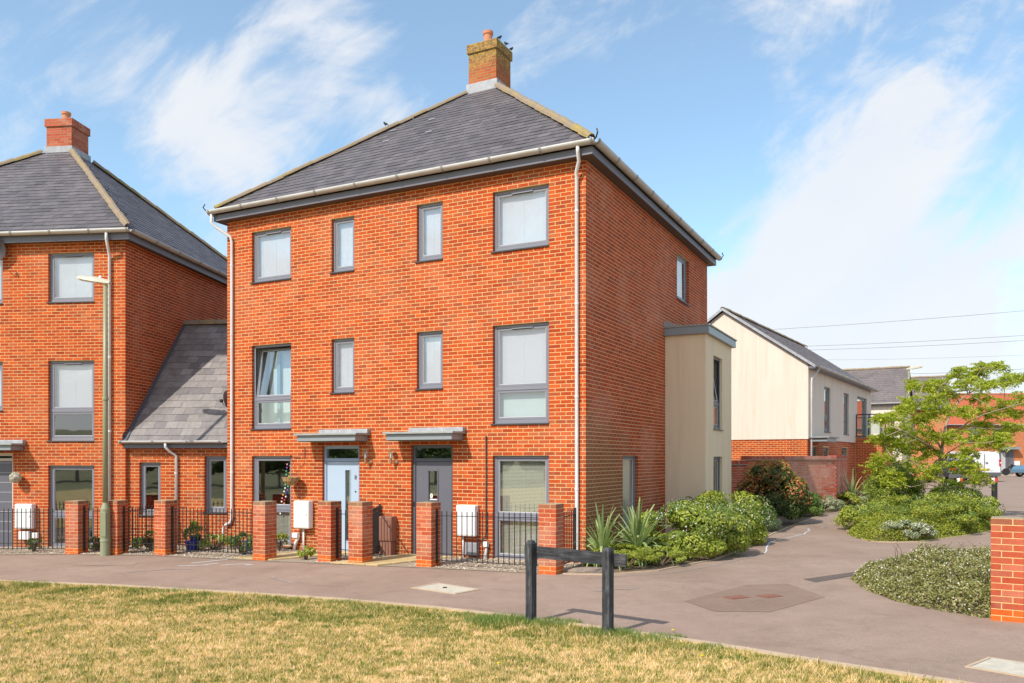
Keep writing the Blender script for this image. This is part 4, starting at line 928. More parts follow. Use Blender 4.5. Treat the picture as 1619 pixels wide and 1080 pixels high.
bw = MB(); bw.quad((0,DL,lz-.3), (0,0,lz-.3), (0,0,LT), (0,DL,LT)); bw.quad((WL,DL,lz-.3), (0,DL,lz-.3), (0,DL,LT), (WL,DL,LT)); bw.build('rear_wall', M['brick_far'], lh)
for h in lf:
    a, b, z0, z1 = h; nar = b-a < 1; tall = z1-z0 > 1.7
    if z1 < 2: window(lh, *fr, a, b, z0, z1, transom=.62, room='room')
    elif tall: window(lh, *fr, a, b, z0, z1, transom=3.16, room='room', blind=(M['blind'], .028, 3.2), vent=True)
    else: window(lh, *fr, a, b, z0, z1, room='room_lt', blind=(M['blind'], .028, z0+.05), vent=not nar)
dL = door(lh, ld[0][0], ld[0][1], -.25, 2.125, M['door_dark'], M['cream_frame'], 'plain', Xh); dL['label'] = 'grey panelled front door in a cream frame'
cL = canopy(lh, WL-4.22, WL-2.64, 2.19)
meter(lh, WL-2.76, WL-2.31, .29, .89, M['white']); MB().box(WL-2.68,-.14,.02,WL-2.42,-.007,.22).build('junction_box', M['white'], lh, bevel=.01); MB().box(WL-2.36,-.10,.05,WL-2.22,-.02,.19).build('junction_box', M['white'], lh, bevel=.02)
MB().tube([(WL-2.3,-.05,.06),(WL-2.29,-.06,-.2)], .03, 8).build('supply_pipe', M['white'], lh, smooth=True)
fa = MB(); so = MB(); z0f, z1f = 7.22, 7.39
for a, b in (((-OH,-OH),(WL+OH,-OH)), ((WL+OH,-OH),(WL+OH,DL+OH)), ((WL+OH,DL+OH),(-OH,DL+OH)), ((-OH,DL+OH),(-OH,-OH))):
    d2 = Vector((b[0]-a[0], b[1]-a[1], 0)).normalized(); n2 = Vector((d2.y, -d2.x, 0)); p = [Vector((a[0], a[1], 0)), Vector((b[0], b[1], 0))]; vs = [p[0], p[1], p[1]-n2*.02, p[0]-n2*.02]
    fa.add([v+Vector((0,0,z0f)) for v in vs] + [v+Vector((0,0,z1f)) for v in vs], ((0,1,5,4),(3,2,1,0),(4,5,6,7),(2,3,7,6)))
fa.build('fascia', M['fascia'], lh)
for r4 in (((-OH+e,-OH+e),(WL+OH-e,-OH+e),(WL+OH-e,0),(-OH+e,0)), ((WL,0),(WL+OH-e,0),(WL+OH-e,DL),(WL,DL)), ((-OH+e,0),(0,0),(0,DL),(-OH+e,DL)), ((-OH+e,DL),(WL+OH-e,DL),(WL+OH-e,DL+OH-e),(-OH+e,DL+OH-e))):
    so.add([(x, y, 7.252) for x, y in r4], ((3,2,1,0),))
so.build('soffit', M['soffit'], lh)
ez = 7.43; AL = (WL/2, DL/2, 11.50); ec = [(-EO,-EO,ez-.03), (WL+EO,-EO,ez-.03), (WL+EO,DL+EO,ez-.03), (-EO,DL+EO,ez-.03)]
rl = MB().add(ec + [(AL[0], AL[1], AL[2]-.03)], ((0,1,4),(1,2,4),(2,3,4),(3,0,4),(3,2,1,0))).build('roof', M['roof_under'], lh); e4 = [(x, y, ez) for x, y, _ in ec]
SL = Slates(lh, rl, M['slate']); SL.face(e4[0], e4[1], AL, AL); SL.face(e4[1], e4[2], AL, AL); SL.finish()
SL = Slates(lh, rl, M['slate'], 0); SL.face(e4[3], e4[0], AL, AL); SL.face(e4[2], e4[3], AL, AL); SL.finish()
for i, cc in enumerate(e4):
    a = Vector(cc)+up; b = Vector(AL)+up; ridge_tiles(rl, a+(b-a)*.015, a+(b-a)*.90, [M['ridge'], M['ridge_moss'] if i != 1 else M['ridge']])
for k in (.12, .24, .38, .52, .66):       # hip tile clips
    a = Vector(e4[1])+up; b = Vector(AL)+up; p = a+(b-a)*k; MB().tube([p+Vector((.11,.0,-.01)), p+Vector((.16,.02,.05))], .012, 6).build('tile_clip', M['black'], rl)
gutter_run(lh, [(-EO,-EO-.03,7.45), (WL+EO+.03,-EO-.03,7.45), (WL+EO+.03,DL+EO,7.45)])
downpipe(lh, [(WL-.30,-EO-.03,7.40), (WL-.30,-EO-.03,7.22), (WL-.34,-.15,7.0), (WL-.37,-.055,6.85), (WL-.37,-.055,-.3)])
chl = chimney(lh, AL[0], AL[1], 10.6, 12.15, M['brick_pillar'], LB, pot_h=.36)
MB().box(AL[0]-.45, AL[1]-.45, 10.9, AL[0]+.45, AL[1]+.45, 11.32).build('chimney_flashing', M['lead'], chl)
LB.finish()

# ================================================================== LINK BUILDING
lk = thing('link_building', 'low single-storey brick link with steep slate roof between the two tall houses', 'house', (-9.31, 19.89, 0), -lt)
KB = Bricks(); kz = -.35; KT = 2.27; kw = 2.95
kh = [(.30, .845, .625, 1.90), (1.965, 2.51, .70, 2.05)]
kwall = wall_panel(lk, 'front_wall', (0,0,0), X0, (0,-1,0), kw, kz, KT, kh, M['mortar'])
KB.course(kwall, lk, (0,0,0), X0, (0,-1,0), kw, kz, KT-.001, kh, .07, M['brick']); jamb_bricks(KB, kwall, lk, (0,0,0), X0, (0,-1,0), kh, kz, M['brick']); KB.finish()
for h in kh: window(lk, *fr, *h, room='room')
MB().box(0,-.16,2.24,kw-.28,-.14,2.36).build('fascia', M['fascia'], lk); MB().box(0,-.138,2.275,kw-.28,0,2.285).build('soffit', M['soffit'], lk)
rk = MB().add([(-.1,-.2,2.34),(kw-.2,-.2,2.34),(kw-.2,2.66,5.64),(-.1,2.66,5.64),(-.1,5.5,2.34),(kw-.2,5.5,2.34)], ((0,1,2,3),(3,2,5,4),(0,3,4),(1,5,2))).build('roof', M['roof_under'], lk)
SL = Slates(lk, rk, M['slate_low']); 
kr = kw-.33
SL.face((.0,-.2,2.38),(kr,-.2,2.38),(.0,2.66,5.68),(kr+.75,2.66,5.68), w=.30, ex=.235); SL.finish()
ridge_tiles(rk, (.0,2.68,5.70), (kw+.2,2.68,5.70), M['ridge'], r=.11, L=.45)
fl = MB(); fl.add([(.0,-.22,2.42),(.09,-.22,2.40),(.09,2.66,5.71),(.0,2.66,5.73),(.0,-.22,2.55),(.0,2.66,5.86)], ((0,1,2,3),(0,3,5,4))); fl.build('abutment_flashing', M['frame_dk'], rk)
gutter_run(lk, [(-.06,-.24,2.415), (2.52,-.24,2.415)], r=.065, brk=.7)
downpipe(lk, [(1.10,-.24,2.36), (1.10,-.24,2.27), (1.16,-.16,2.16), (1.27,-.055,2.06), (1.27,-.055,-.3)], r=.032)

# ================================================================== GATE PILLARS
def pillar(x, y, rot, label, group='brick pillars along the front gardens', n=16, zg=None):
    zg = gz(x) if zg is None else zg
    th = thing('gate_pillar', label, 'pillar', (x, y, zg-.01), rot, group); a = .3275
    MB().box(.002, .002, -.2, a-.002, a-.002, n*.075-.002).build('core', M['mortar'], th)
    cap = MB().box(.004, .004, n*.075-.0015, a-.004, a-.004, n*.075+.004).build('top_face', M['mortar_dark'], th)
    key = ('pil',)
    for k in range(-1, n):
        z = k*.075+.005; m_ = M['brick_base'] if k < 2 else (M['brick_top'] if k == n-1 else M['brick_pillar'])
        L_, s2 = .215, .1025; g = .01
        if k % 2: rc = ((0,0,L_,s2), (L_+g,0,a,L_), (s2+g,L_+g,a,a), (0,s2+g,s2,a))
        else: rc = ((0,0,s2,L_), (s2+g,0,a,s2), (L_+g,s2+g,a,a), (0,L_+g,L_,a))
        for (p, q, r_, t_) in rc:
            kk = (round(r_-p, 3), round(t_-q, 3), m_.name)
            if kk not in PC:
                me = bpy.data.meshes.new('brick'); X, Y, Zh = (r_-p)/2, (t_-q)/2, .0325
                me.from_pydata([(-X,-Y,-Zh),(X,-Y,-Zh),(X,Y,-Zh),(-X,Y,-Zh),(-X,-Y,Zh),(X,-Y,Zh),(X,Y,Zh),(-X,Y,Zh)], [], [(0,3,2,1),(4,5,6,7),(0,1,5,4),(1,2,6,5),(2,3,7,6),(3,0,4,7)]); me.materials.append(m_); PC[kk] = me
            o = bpy.data.objects.new('brick', PC[kk]); COL.objects.link(o); o.parent = th
            o.location = ((p+r_)/2+random.uniform(-.0012,.0012), (q+t_)/2+random.uniform(-.0012,.0012), z+.0325); o.rotation_euler = (0, 0, random.uniform(-.004,.004))
    return th
PC = {}
r1 = -TH
PIL = {'a': (-9.95, 18.28, -.20), 'b': (-8.95, 18.06, -.30), 'c': (-7.76, 17.80, -.42), 'd': (-5.24, 16.60, r1), 'e': (-3.83, 16.18, r1), 'f': (-3.14, 15.76, r1), 'g': (-1.77, 15.17, r1), 'h': (.45, 13.99, r1)}
lab = {'a': 'leftmost brick gate pillar, left of the green street lamp', 'b': 'brick gate pillar directly behind the foot of the green street lamp', 'c': 'brick gate pillar in front of the narrow window of the low link', 'd': 'brick gate pillar in front of the ground-floor window with heart stickers', 'e': 'brick gate pillar just left of the pale blue door', 'f': 'brick gate pillar between the pale blue door and brown meter boxes', 'g': 'brick gate pillar in front of the dark grey door', 'h': 'brick gate pillar nearest the house corner, behind the black timber frame'}
for k, (x, y, r_) in PIL.items(): pillar(x, y, r_, lab[k])
pillar(5.575, 9.56, -.56, 'large orange brick pillar cut by the right edge of the picture', 'brick pillar at the lane')

# ================================================================== RAILINGS
def railing(p, q, label, post_a=True, post_b=True, h=1.03):
    p, q = Vector((p[0], p[1], 0)), Vector((q[0], q[1], 0)); L = (q-p).length; ang = math.atan2(q.y-p.y, q.x-p.x); zg = gz(p.x); dzg = gz(q.x)-gz(p.x)
    th = thing('railing', label, 'railing', (p.x, p.y, zg), ang, 'black iron garden railings'); sl = dzg/L
    Sh = Matrix.Identity(4); Sh[2][0] = sl
    for z in (.94, .24, .12): MB().box(0, -.012, z-.006, L, .012, z+.006, 0, Sh).build('rail', M['black'], th)
    n = max(2, round(L/.108)); me = None
    for i in range(1, n):
        if me is None: 
            o = MB().tube([(0,0,.10),(0,0,h-.012),(0,0,h)], [.009,.009,.003], 6).build('bar', M['black'], th); me = o.data
        else: o = bpy.data.objects.new('bar', me); COL.objects.link(o); o.parent = th
        u = L*i/n; o.location = (u, 0, u*sl)
    for fl_, u in ((post_a, .008), (post_b, L-.008)):
        if fl_: MB().box(u-.008, -.025, .06, u+.008, .025, 1.06, 0, Sh).build('post', M['black'], th)
def pc(k, fx, fy):     # point on a pillar: fraction of width / depth
    x, y, r_ = PIL[k]; a = .3275; return (x+math.cos(r_)*a*fx-math.sin(r_)*a*fy, y+math.sin(r_)*a*fx+math.cos(r_)*a*fy)
railing((-14.5, 18.9), pc('a', -.03, .55), 'black railing at the far left in front of the grey panelled door')
railing(pc('a', 1.03, .55), pc('b', -.03, .55), 'short black railing between the two leftmost pillars by the street lamp')
railing(pc('b', 1.03, .55), pc('c', -.03, .55), 'black railing just right of the green street lamp')
railing(pc('c', 1.03, .55), pc('d', -.03, .55), 'long black railing in front of the low link and the blue plant pot')
railing(pc('e', 1.03, .55), pc('f', -.03, .55), 'very short black railing between pillars at the pale blue door')
railing(pc('g', 1.03, .55), pc('h', -.03, .55), 'long black railing in front of the beige ground-floor blind')
def hw(u, v): return (Lc[0]+c_*u+s_*v, Lc[1]-s_*u+c_*v)
railing(pc('f', .8, 1.03), hw(4.42, -.04), 'black side railing running back to the brown meter boxes')
railing(pc('h', .8, 1.03), hw(8.99, -.35), 'black side railing running back to the right house corner')
railing(pc('b', .7, 1.03), (-8.2, 19.75), 'black side railing running back between the left house and the link')

# ================================================================== FRONT GARDENS
gfront = [(-30, 20.4), (-14.5, 18.78), (-9.95, 18.22), (-7.76, 17.74), (-5.24, 16.54), (-1.6, 14.98), (.78, 13.86), (1.50, 15.17)]
gb = gfront + [hw(9.06, .0), hw(0, 0), (-6.6, 19.6), (-9.3, 19.95), (-9.32, 19.79), (ho[0], ho[1]), (-30, 22)]
sheet('gravel_bed', gb[:7] + [(1.35, 15.2)] + [hw(0, .3), (-6.6, 19.9), (-9.3, 20.0), (ho[0], ho[1]+.3), (-30, 22.5)], M['gravel_bed'], 0.008)
def pebbles(n, fn, name):
    V = []; Fc = []; base = np.array([(1,0,0),(0,1,0),(-1,0,0),(0,-1,0),(0,0,.7),(0,0,-.7)]); F6 = [(0,1,4),(1,2,4),(2,3,4),(3,0,4),(1,0,5),(2,1,5),(3,2,5),(0,3,5)]
    while n:
        x, y = fn(); s3 = random.uniform(.010, .026); a = random.uniform(0, 6.28); R = np.array([[math.cos(a), -math.sin(a), 0], [math.sin(a), math.cos(a), 0], [0, 0, 1]])
        v = (base*np.array([s3, s3*random.uniform(.5, 1), s3*random.uniform(.5, .9)])) @ R.T + np.array([x, y, gz(x)+.014+random.uniform(-.004, .012)])
        b = len(V); V += v.tolist(); Fc += [tuple(b+i for i in f) for f in F6]; n -= 1
    me = bpy.data.meshes.new(name); me.from_pydata(V, [], Fc); me.materials.append(M['gravelm']); o = bpy.data.objects.new(name, me); COL.objects.link(o); o['kind'] = 'stuff'
def fp():
    t_ = random.random(); u = -.2+t_*9.2; 
    while True:
        u = random.uniform(-3.0, 9.1); v = random.uniform(-2.6, -.02); x, y = hw(u, v)
        fy = np.interp(x, [p[0] for p in gfront], [p[1] for p in gfront])
        if y < fy+.02: continue
        if (2.1 < u < 3.75 and -3 < v): continue
        if 4.75 < u < 6.1: continue
        return x, y
pebbles(5200, fp, 'gravel')
def fp2():
    while True:
        x = random.uniform(-14, -8.6); y = random.uniform(18.0, 19.9); fy = np.interp(x, [p[0] for p in gfront], [p[1] for p in gfront])
        if y > fy+.03: return x, y
pebbles(1600, fp2, 'gravel')
def slab_path(u0, u1, uf0, uf1, vf, name='garden_path'):
    base = MB(); q = [(*hw(u0, 0), 0), (*hw(u1, 0), 0), (*hw(uf1, vf), 0), (*hw(uf0, vf), 0)]
    base.add([(x, y, gz(x)+.012) for x, y, _ in q], ((3,2,1,0),)); p = base.build(name, M['mortar_dark']); p['kind'] = 'structure'
    nr, nc = 5, 4
    for i in range(nr):
        for j in range(nc):
            f = lambda a, b: hw((u0+(u1-u0)*a)*(1-b)+(uf0+(uf1-uf0)*a)*b, vf*b)
            g = .006; cs = [f(j/nc+g, i/nr+g), f((j+1)/nc-g, i/nr+g), f((j+1)/nc-g, (i+1)/nr-g), f(j/nc+g, (i+1)/nr-g)]; h_ = random.uniform(.030, .036)
            m2 = MB(); m2.add([(x, y, gz(x)+.0) for x, y in cs] + [(x, y, gz(x)+h_) for x, y in cs], ((7,6,5,4),(0,4,5,1),(1,5,6,2),(2,6,7,3),(3,7,4,0))); m2.build('paving_slab', M['slab'], p)
slab_path(2.75, 3.95, 1.95, 2.98, -1.72); slab_path(5.1, 6.25, 4.40, 5.55, -1.68)

# ================================================================== TIMBER FRAME (back of the street sign)
sg = thing('street_sign', 'low black timber post and rail frame standing on the lawn edge', 'sign frame', (.23, 9.90, 0.02), math.atan2(-.74, .84))
Ls = math.hypot(.84, .74)
for u in (0, Ls):
    mb = MB(); zt = .99 if u == 0 else .985; a = .048
    mb.box(u-a, -a, -.25, u+a, a, zt-.04); mb.add([(u-a,-a,zt-.04),(u+a,-a,zt-.04),(u+a,a,zt-.04),(u-a,a,zt-.04),(u-a*.6,-a*.6,zt),(u+a*.6,-a*.6,zt),(u+a*.6,a*.6,zt),(u-a*.6,a*.6,zt)], ((0,1,5,4),(1,2,6,5),(2,3,7,6),(3,0,4,7),(4,5,6,7)))
    mb.build('post', M['wood_blk'], sg, bevel=.004)
MB().box(-.15, .050, .775, Ls+.20, .085, .915).build('board', M['wood_rail'], sg, bevel=.005)
for u in (0, Ls):
    for z in (.81, .88): MB().lathe([(.008, 0), (.006, .006)], 8, (u+.03, .050, z), M=Matrix.Rotation(math.pi/2, 4, 'X')).build('screw', M['chrome'], sg)

# ================================================================== STREET LAMPS
def street_lamp(x, y, zg, h, label, hd, sc=1.0, rot=0.0):
    th = thing('street_lamp', label, 'street lamp', (x, y, zg), rot, 'street lamps')
    MB().lathe([(.105, -.05), (.105, .30), (.112, .31), (.112, .34), (.105, .35), (.10, 1.02), (.06, 1.14), (.055, 1.16)], 20).build('base', M['lamp_green'], th, smooth=False)
    MB().box(-.06, -.112, .42, .06, -.098, .95).build('access_door', M['lamp_green'], th, bevel=.004)
    MB().tube([(0,0,1.14),(0,0,3.3),(0,0,h)], [.056,.052,.044], 16).build('pole', M['lamp_green'], th, smooth=True)
    MB().lathe([(.058, 3.38), (.064, 3.40), (.064, 3.44), (.058, 3.46)], 16).build('collar', M['lamp_green'], th)
    a = MB().tube([(0,0,h-.02),(0,0,h+.04),(-.05,-.02,h+.07)], .05, 10); a.build('arm', M['lamp_head'], th, smooth=True)
    X = Matrix.Translation((0, 0, h+.05)) @ Matrix.Rotation(hd, 4, 'Z') @ Matrix.Rotation(math.radians(10), 4, 'Y')
    hb = MB(); sec = [(.12,.05,.05),(-.05,.07,.07),(-.25,.10,.08),(-.50,.11,.07),(-.66,.07,.045)]
    pr = [(-1,-.4),(-.8,.5),(-.3,1),(.3,1),(.8,.5),(1,-.4)]
    vs = [X @ Vector((x_, yy*w, zz*h_)) for x_, w, h_ in sec for yy, zz in pr]; fs = [(i*6+k, i*6+(k+1) % 6, (i+1)*6+(k+1) % 6, (i+1)*6+k) for i in range(4) for k in range(6)] + [(5,4,3,2,1,0), tuple(range(24, 30))]
    hb.add(vs, fs); ho_ = hb.build('lamp_head', M['lamp_head'], th)
    MB().box(-.60, -.075, -.05, -.16, .075, -.025, 0, X).build('lens', M['lamp_glass'], ho_, bevel=.01)
    MB().lathe([(.035, .05), (.035, .11), (.02, .125)], 12, X @ Vector((-.12, 0, 0))).build('photocell', M['white'], ho_)
street_lamp(-8.88, 17.93, gz(-8.88), 5.92, 'olive green street lamp on the pavement in front of the left house', math.radians(-8))
street_lamp(19.58, 40.5, .30, 6.05, 'distant pale street lamp behind the acacia tree', math.radians(172))

# ================================================================== GARDEN WALL
gw = thing('garden_wall', 'weathered red brick garden wall beside the cream house', 'wall', (6.3, 25.6, 0), math.atan2(3.24, 5.07))
GB = Bricks(); LA = math.hypot(5.07, 3.24)
w1 = MB().box(0, .02, 0, LA, .22, 1.93).build('long_wall', M['mortar'], gw); w1m = w1
for u0, u1, zt in ((0, 1.55, 1.78), (1.55, LA, 1.93)):
    GB.course(w1, gw, (u0, .014, 0), X0, (0,-1,0), u1-u0, .13, zt, (), 0.0, M['brick_old'])
ang2 = math.atan2(4.1, 2.1) - math.atan2(3.24, 5.07); U2 = Vector((math.cos(ang2), math.sin(ang2), 0)); N2 = Vector((U2.y, -U2.x, 0)); L2 = 4.4
X2 = Matrix.Translation((LA, .02, 0)) @ Matrix.Rotation(ang2, 4, 'Z')
w2 = MB().box(0, .006, 0, L2, .22, 1.93, 0, X2).build('return_wall', M['mortar'], gw)
GB.course(w2, gw, (LA, .02, 0), U2, N2, L2, .13, 1.93, (), 0.05, M['brick_old'])
for k in range(12): MB().box(LA-.02, -.005, .13+k*.15, LA+.045, .09, .195+k*.15).build('toothed_brick', M['brick_old'], w1)
def coping(wall, X, L, z):
    MB().box(-.03, -.03, z, L+.03, .26, z+.035, 0, X).build('coping_base', M['mortar_dark'], wall)
    me = None; n = int(L/.075)
    for i in range(n):
        if me is None:
            me = bpy.data.meshes.new('coping_brick'); q = MB().box(-.0325,-.035,0,.0325,.265,.105); me.from_pydata(q.v, [], q.f); me.materials.append(M['brick_old'])
        o = bpy.data.objects.new('coping_brick', me); COL.objects.link(o); o.parent = wall; o.matrix_local = X @ Matrix.Translation((L*(i+.5)/n, random.uniform(-.003,.003), z+.036))
coping(w1, Matrix.Translation((1.5, 0, 0)), LA-1.5, 1.93); coping(w1, Matrix.Identity(4), 1.5, 1.78); coping(w2, X2, L2, 1.955)
GB.finish()

# ================================================================== CREAM HOUSES
def cream_house(P, ang, wdt, length, ze, zr, label, brickz, detail=True, endroof=True, gable_mat=None, front_open=()):
    """local: x along the side wall (receding), gable at x=0 facing viewer, y to the left"""
    th = thing('rendered_house', label, 'house', (P[0], P[1], 0), ang)
    return th
ca = math.radians(33.05)
P0 = (10.756, 29.8)
# local frame: +x along the gable to the right, +y receding along the side wall; origin at gable's left end
gwid = 6.3
cho = (P0[0]-gwid*math.cos(ca), P0[1]+gwid*math.sin(ca))
ch1 = thing('rendered_house', 'cream rendered house with brick base, brown slate roof and balcony', 'house', (cho[0], cho[1], 0), -ca)
CB = Bricks(); SLen = 12.75; zb_, ze_, zr_ = 2.70, 5.42, 7.62; gx = gwid/2
g = MB(); g.add([(0,0,zb_),(gwid,0,zb_),(gwid,0,ze_),(gx,0,zr_),(0,0,ze_)], ((0,1,2,3,4),)); g.add([(0,SLen,zb_-2.6),(gwid,SLen,zb_-2.6),(gwid,SLen,ze_),(gx,SLen,zr_),(0,SLen,ze_)], ((4,3,2,1,0),)); g.quad((0,SLen,-.3),(0,0,-.3),(0,0,ze_),(0,SLen,ze_))
g.build('gable_wall', M['render'], ch1)
ch_h = [(2.55, 3.65, 3.03, 4.80), (6.2, 7.3, 3.03, 4.80), (9.2, 11.6, 2.75, 4.84)]
wall_panel(ch1, 'side_wall', (gwid,0,0), Y0, (1,0,0), SLen, zb_, ze_, ch_h, M['render'])
bwall = wall_panel(ch1, 'brick_base', (0,.03,0), X0, (0,-1,0), gwid-.03, -.3, zb_, [], M['mortar'])
CB.course(bwall, ch1, (0,.03,0), X0, (0,-1,0), gwid-.03, -.15, zb_, (), 0, M['brick'])
lowh = [(.5, 1.5, .3, 2.42), (2.5, 3.5, 1.2, 2.42), (6.0, 7.2, 2.0, 2.45)]
bwall2 = wall_panel(ch1, 'brick_base_side', (gwid-.03,0,0), Y0, (1,0,0), SLen, -.3, zb_, lowh, M['mortar_side'])
CB.course(bwall2, ch1, (gwid-.03,0,0), Y0, (1,0,0), SLen, -.15, zb_, lowh, 0.05, M['brick_side'])
csd = ((gwid,0,0), Y0, (1,0,0))
window(ch1, *csd, 2.55, 3.65, 3.03, 4.80, transom=3.6, fm=M['frame_dk'], room='room'); window(ch1, *csd, 6.2, 7.3, 3.03, 4.80, transom=3.6, fm=M['frame_dk'])
window(ch1, *csd, 9.2, 11.6, 2.75, 4.84, fm=M['frame_dk'], sill=False)
cs2 = ((gwid-.03,0,0), Y0, (1,0,0))
for h in lowh: window(ch1, *cs2, *h, fm=M['frame_dk'], sill=False)
rc = MB(); oh = .28; rs = (zr_-ze_)/gx; zl = ze_-oh*rs
rc.add([(-oh,-.12,zl),(gwid+oh,-.12,zl),(gx,-.12,zr_+.0),(-oh,SLen+.12,zl),(gwid+oh,SLen+.12,zl),(gx,SLen+.12,zr_)], ((1,4,5,2),(3,0,2,5)))
for v_i in range(len(rc.v)): rc.v[v_i] = (rc.v[v_i][0], rc.v[v_i][1], rc.v[v_i][2]+.06)
rco = rc.build('roof', M['roof_under'], ch1)
SL = Slates(ch1, rco, M['slate_brown'], 0); SL.face((gwid+oh,-.14,zl+.09),(gwid+oh,SLen+.14,zl+.09),(gx,-.14,zr_+.09),(gx,SLen+.14,zr_+.09)); SL.face((-oh,SLen+.14,zl+.09),(-oh,-.14,zl+.09),(gx,SLen+.14,zr_+.09),(gx,-.14,zr_+.09)); SL.finish()
for sx, xe in ((1, gwid+oh), (-1, -oh)):
    v0, v1 = Vector((xe, -.15, zl+.03)), Vector((gx, -.15, zr_+.03)); n_ = Vector((0, 0, .11))
    MB().add([v0, v1, v1+n_, v0+n_, v0+Vector((0,.03,0)), v1+Vector((0,.03,0)), v1+n_+Vector((0,.03,0)), v0+n_+Vector((0,.03,0))], ((0,1,2,3),(7,6,5,4),(3,2,6,7),(0,4,5,1))).build('bargeboard', M['lead'], rco)
ridge_tiles(rco, (gx,-.15,zr_+.12), (gx,SLen+.1,zr_+.12), M['ridge'], L=.45)
MB().box(gwid+.02, -.12, zl+.02, gwid+oh, SLen+.1, zl+.11).build('fascia', M['fascia'], ch1)
gutter_run(ch1, [(gwid+oh+.04,-.1,zl+.13), (gwid+oh+.04,SLen+.1,zl+.13)])
downpipe(ch1, [(gwid+oh+.03,.25,zl+.08), (gwid+oh+.02,.25,zl-.02), (gwid+.08,.22,zl-.30), (gwid+.06,.22,zl-.45), (gwid+.06,.22,.2)])
MB().box(gwid-.02, .2, 2.60, gwid+.62, 1.75, 2.74).build('canopy', M['canopy'], ch1, bevel=.01); MB().box(gwid-.02, .12, 2.745, gwid+.70, 1.83, 2.79).build('canopy_slab', M['canopy_top'], ch1)
# balcony on its brick pier
bp0, bp1, bpr = 8.86, 11.9, 1.10
bal = MB().box(gwid-.02, bp0, -.2, gwid+bpr, bp1, 2.94).build('balcony_pier', M['mortar_side'], ch1)
CB.course(bal, ch1, (gwid, bp0, 0), X0, (0,-1,0), bpr, -.15, 2.90, (), 0, M['brick']); CB.course(bal, ch1, (gwid+bpr, bp0, 0), Y0, (1,0,0), bp1-bp0, -.15, 2.90, (), 0, M['brick_side'])
MB().box(gwid-.02, bp0-.05, 2.941, gwid+bpr+.06, bp1+.05, 3.02).build('balcony_slab', M['frame_dk'], ch1)
ra = MB(); x1 = gwid+bpr-.02; pz = 3.02
cnr = [(gwid+.03,bp0+.03), (x1,bp0+.03), (x1,bp1-.03), (gwid+.03,bp1-.03)]
for a, b in zip(cnr[:-1], cnr[1:]):
    ra.tube([(a[0],a[1],pz+.95),(b[0],b[1],pz+.95)], .028, 6); n = 2 if a[0] != b[0] else 3
    for i in range(n+1):
        x_, y_ = a[0]+(b[0]-a[0])*i/n, a[1]+(b[1]-a[1])*i/n; ra.box(x_-.022, y_-.022, pz, x_+.022, y_+.022, pz+.95)
bro = ra.build('balcony_railing', M['sill'], ch1)
gp = MB()
for a, b in zip(cnr[:-1], cnr[1:]):
    if a[1] == b[1]: gp.box(a[0]+.05, a[1]-.004, pz+.08, b[0]-.05, a[1]+.004, pz+.86) if a[0] < b[0] else None
    else: gp.box(a[0]-.004, a[1]+.05, pz+.08, a[0]+.004, b[1]-.05, pz+.86)
gp.build('glass_panel', M['glass_clear'], bro)
CB.finish()
# second cream house, its slate roof facing the viewer
def far_gable_house(name, label, P, ang, fwid, depth, zbase, ze, zr, wallm, roofm, gm, overh=.25, wins=(), splitz=None, roofname='roof'):
    """front wall faces viewer; P = front right corner; local x along front to the right, y back"""
    o = (P[0]-fwid*math.cos(ang), P[1]+fwid*math.sin(ang)); th = thing(name, label, 'house', (o[0], o[1], 0), -ang)
    wall_panel(th, 'front_wall', (0,0,0), X0, (0,-1,0), fwid, zbase, ze, [w[:4] for w in wins], wallm)
    m2 = MB(); m2.add([(fwid,0,zbase),(fwid,depth,zbase),(fwid,depth,ze),(fwid,depth/2,zr),(fwid,0,ze)], ((0,1,2,3,4),)); m2.add([(0,0,zbase),(0,depth,zbase),(0,depth,ze),(0,depth/2,zr),(0,0,ze)], ((4,3,2,1,0),)); m2.quad((0,depth,zbase),(fwid,depth,zbase),(fwid,depth,ze),(0,depth,ze)); m2.build('gable_wall', gm, th)
    s = (zr-ze)/(depth/2); zl = ze-overh*s+.05
    r_ = MB(); r_.add([(-.15,-overh,zl),(fwid+.15,-overh,zl),(fwid+.15,depth/2,zr+.05),(-.15,depth/2,zr+.05),(-.15,depth+overh,zl),(fwid+.15,depth+overh,zl)], ((0,1,2,3),(3,2,5,4))); r_.add([(-.15,-overh,zl-.1),(fwid+.15,-overh,zl-.1),(fwid+.15,depth/2,zr-.05),(-.15,depth/2,zr-.05)], ((3,2,1,0),)); 
    ro = r_.build('roof', roofm if 'slate' not in roofm.name else M['roof_under'], th)
    if 'slate' in roofm.name:
        SL = Slates(th, ro, roofm, 0); SL.face((-.15,-overh,zl+.03),(fwid+.15,-overh,zl+.03),(-.15,depth/2,zr+.08),(fwid+.15,depth/2,zr+.08), w=.3, ex=.24); SL.finish()
    ridge_tiles(ro, (-.15,depth/2,zr+.1), (fwid+.15,depth/2,zr+.1), M['ridge'] if 'slate' in roofm.name else roofm, L=.45)
    MB().box(-.1,-overh+.02,zl-.16,fwid+.1,-overh+.05,zl-.01).build('fascia', M['fascia'], th)
    gutter_run(th, [(-.1,-overh-.05,zl+.0),(fwid+.15,-overh-.05,zl+.0)], brk=3)
    for w in wins:
        window(th, (0,0,0), X0, (0,-1,0), *w[:4], transom=w[4] if len(w) > 4 else None, fm=M['frame_dk'], blind=None, room=w[5] if len(w) > 5 else 'room')
    return th, ro
th2, _ = far_gable_house('rendered_house', 'cream house with wide slate roof seen past the balcony', (22.7, 47.8), math.radians(30), 9.0, 7.0, .2, 5.35, 7.55, M['render'], M['slate_brown'], M['render_bay'], wins=((5.0,5.9,3.3,4.5),))
downpipe(th2, [(7.2,-.3,5.1),(7.2,-.06,4.8),(7.2,-.06,.3)])
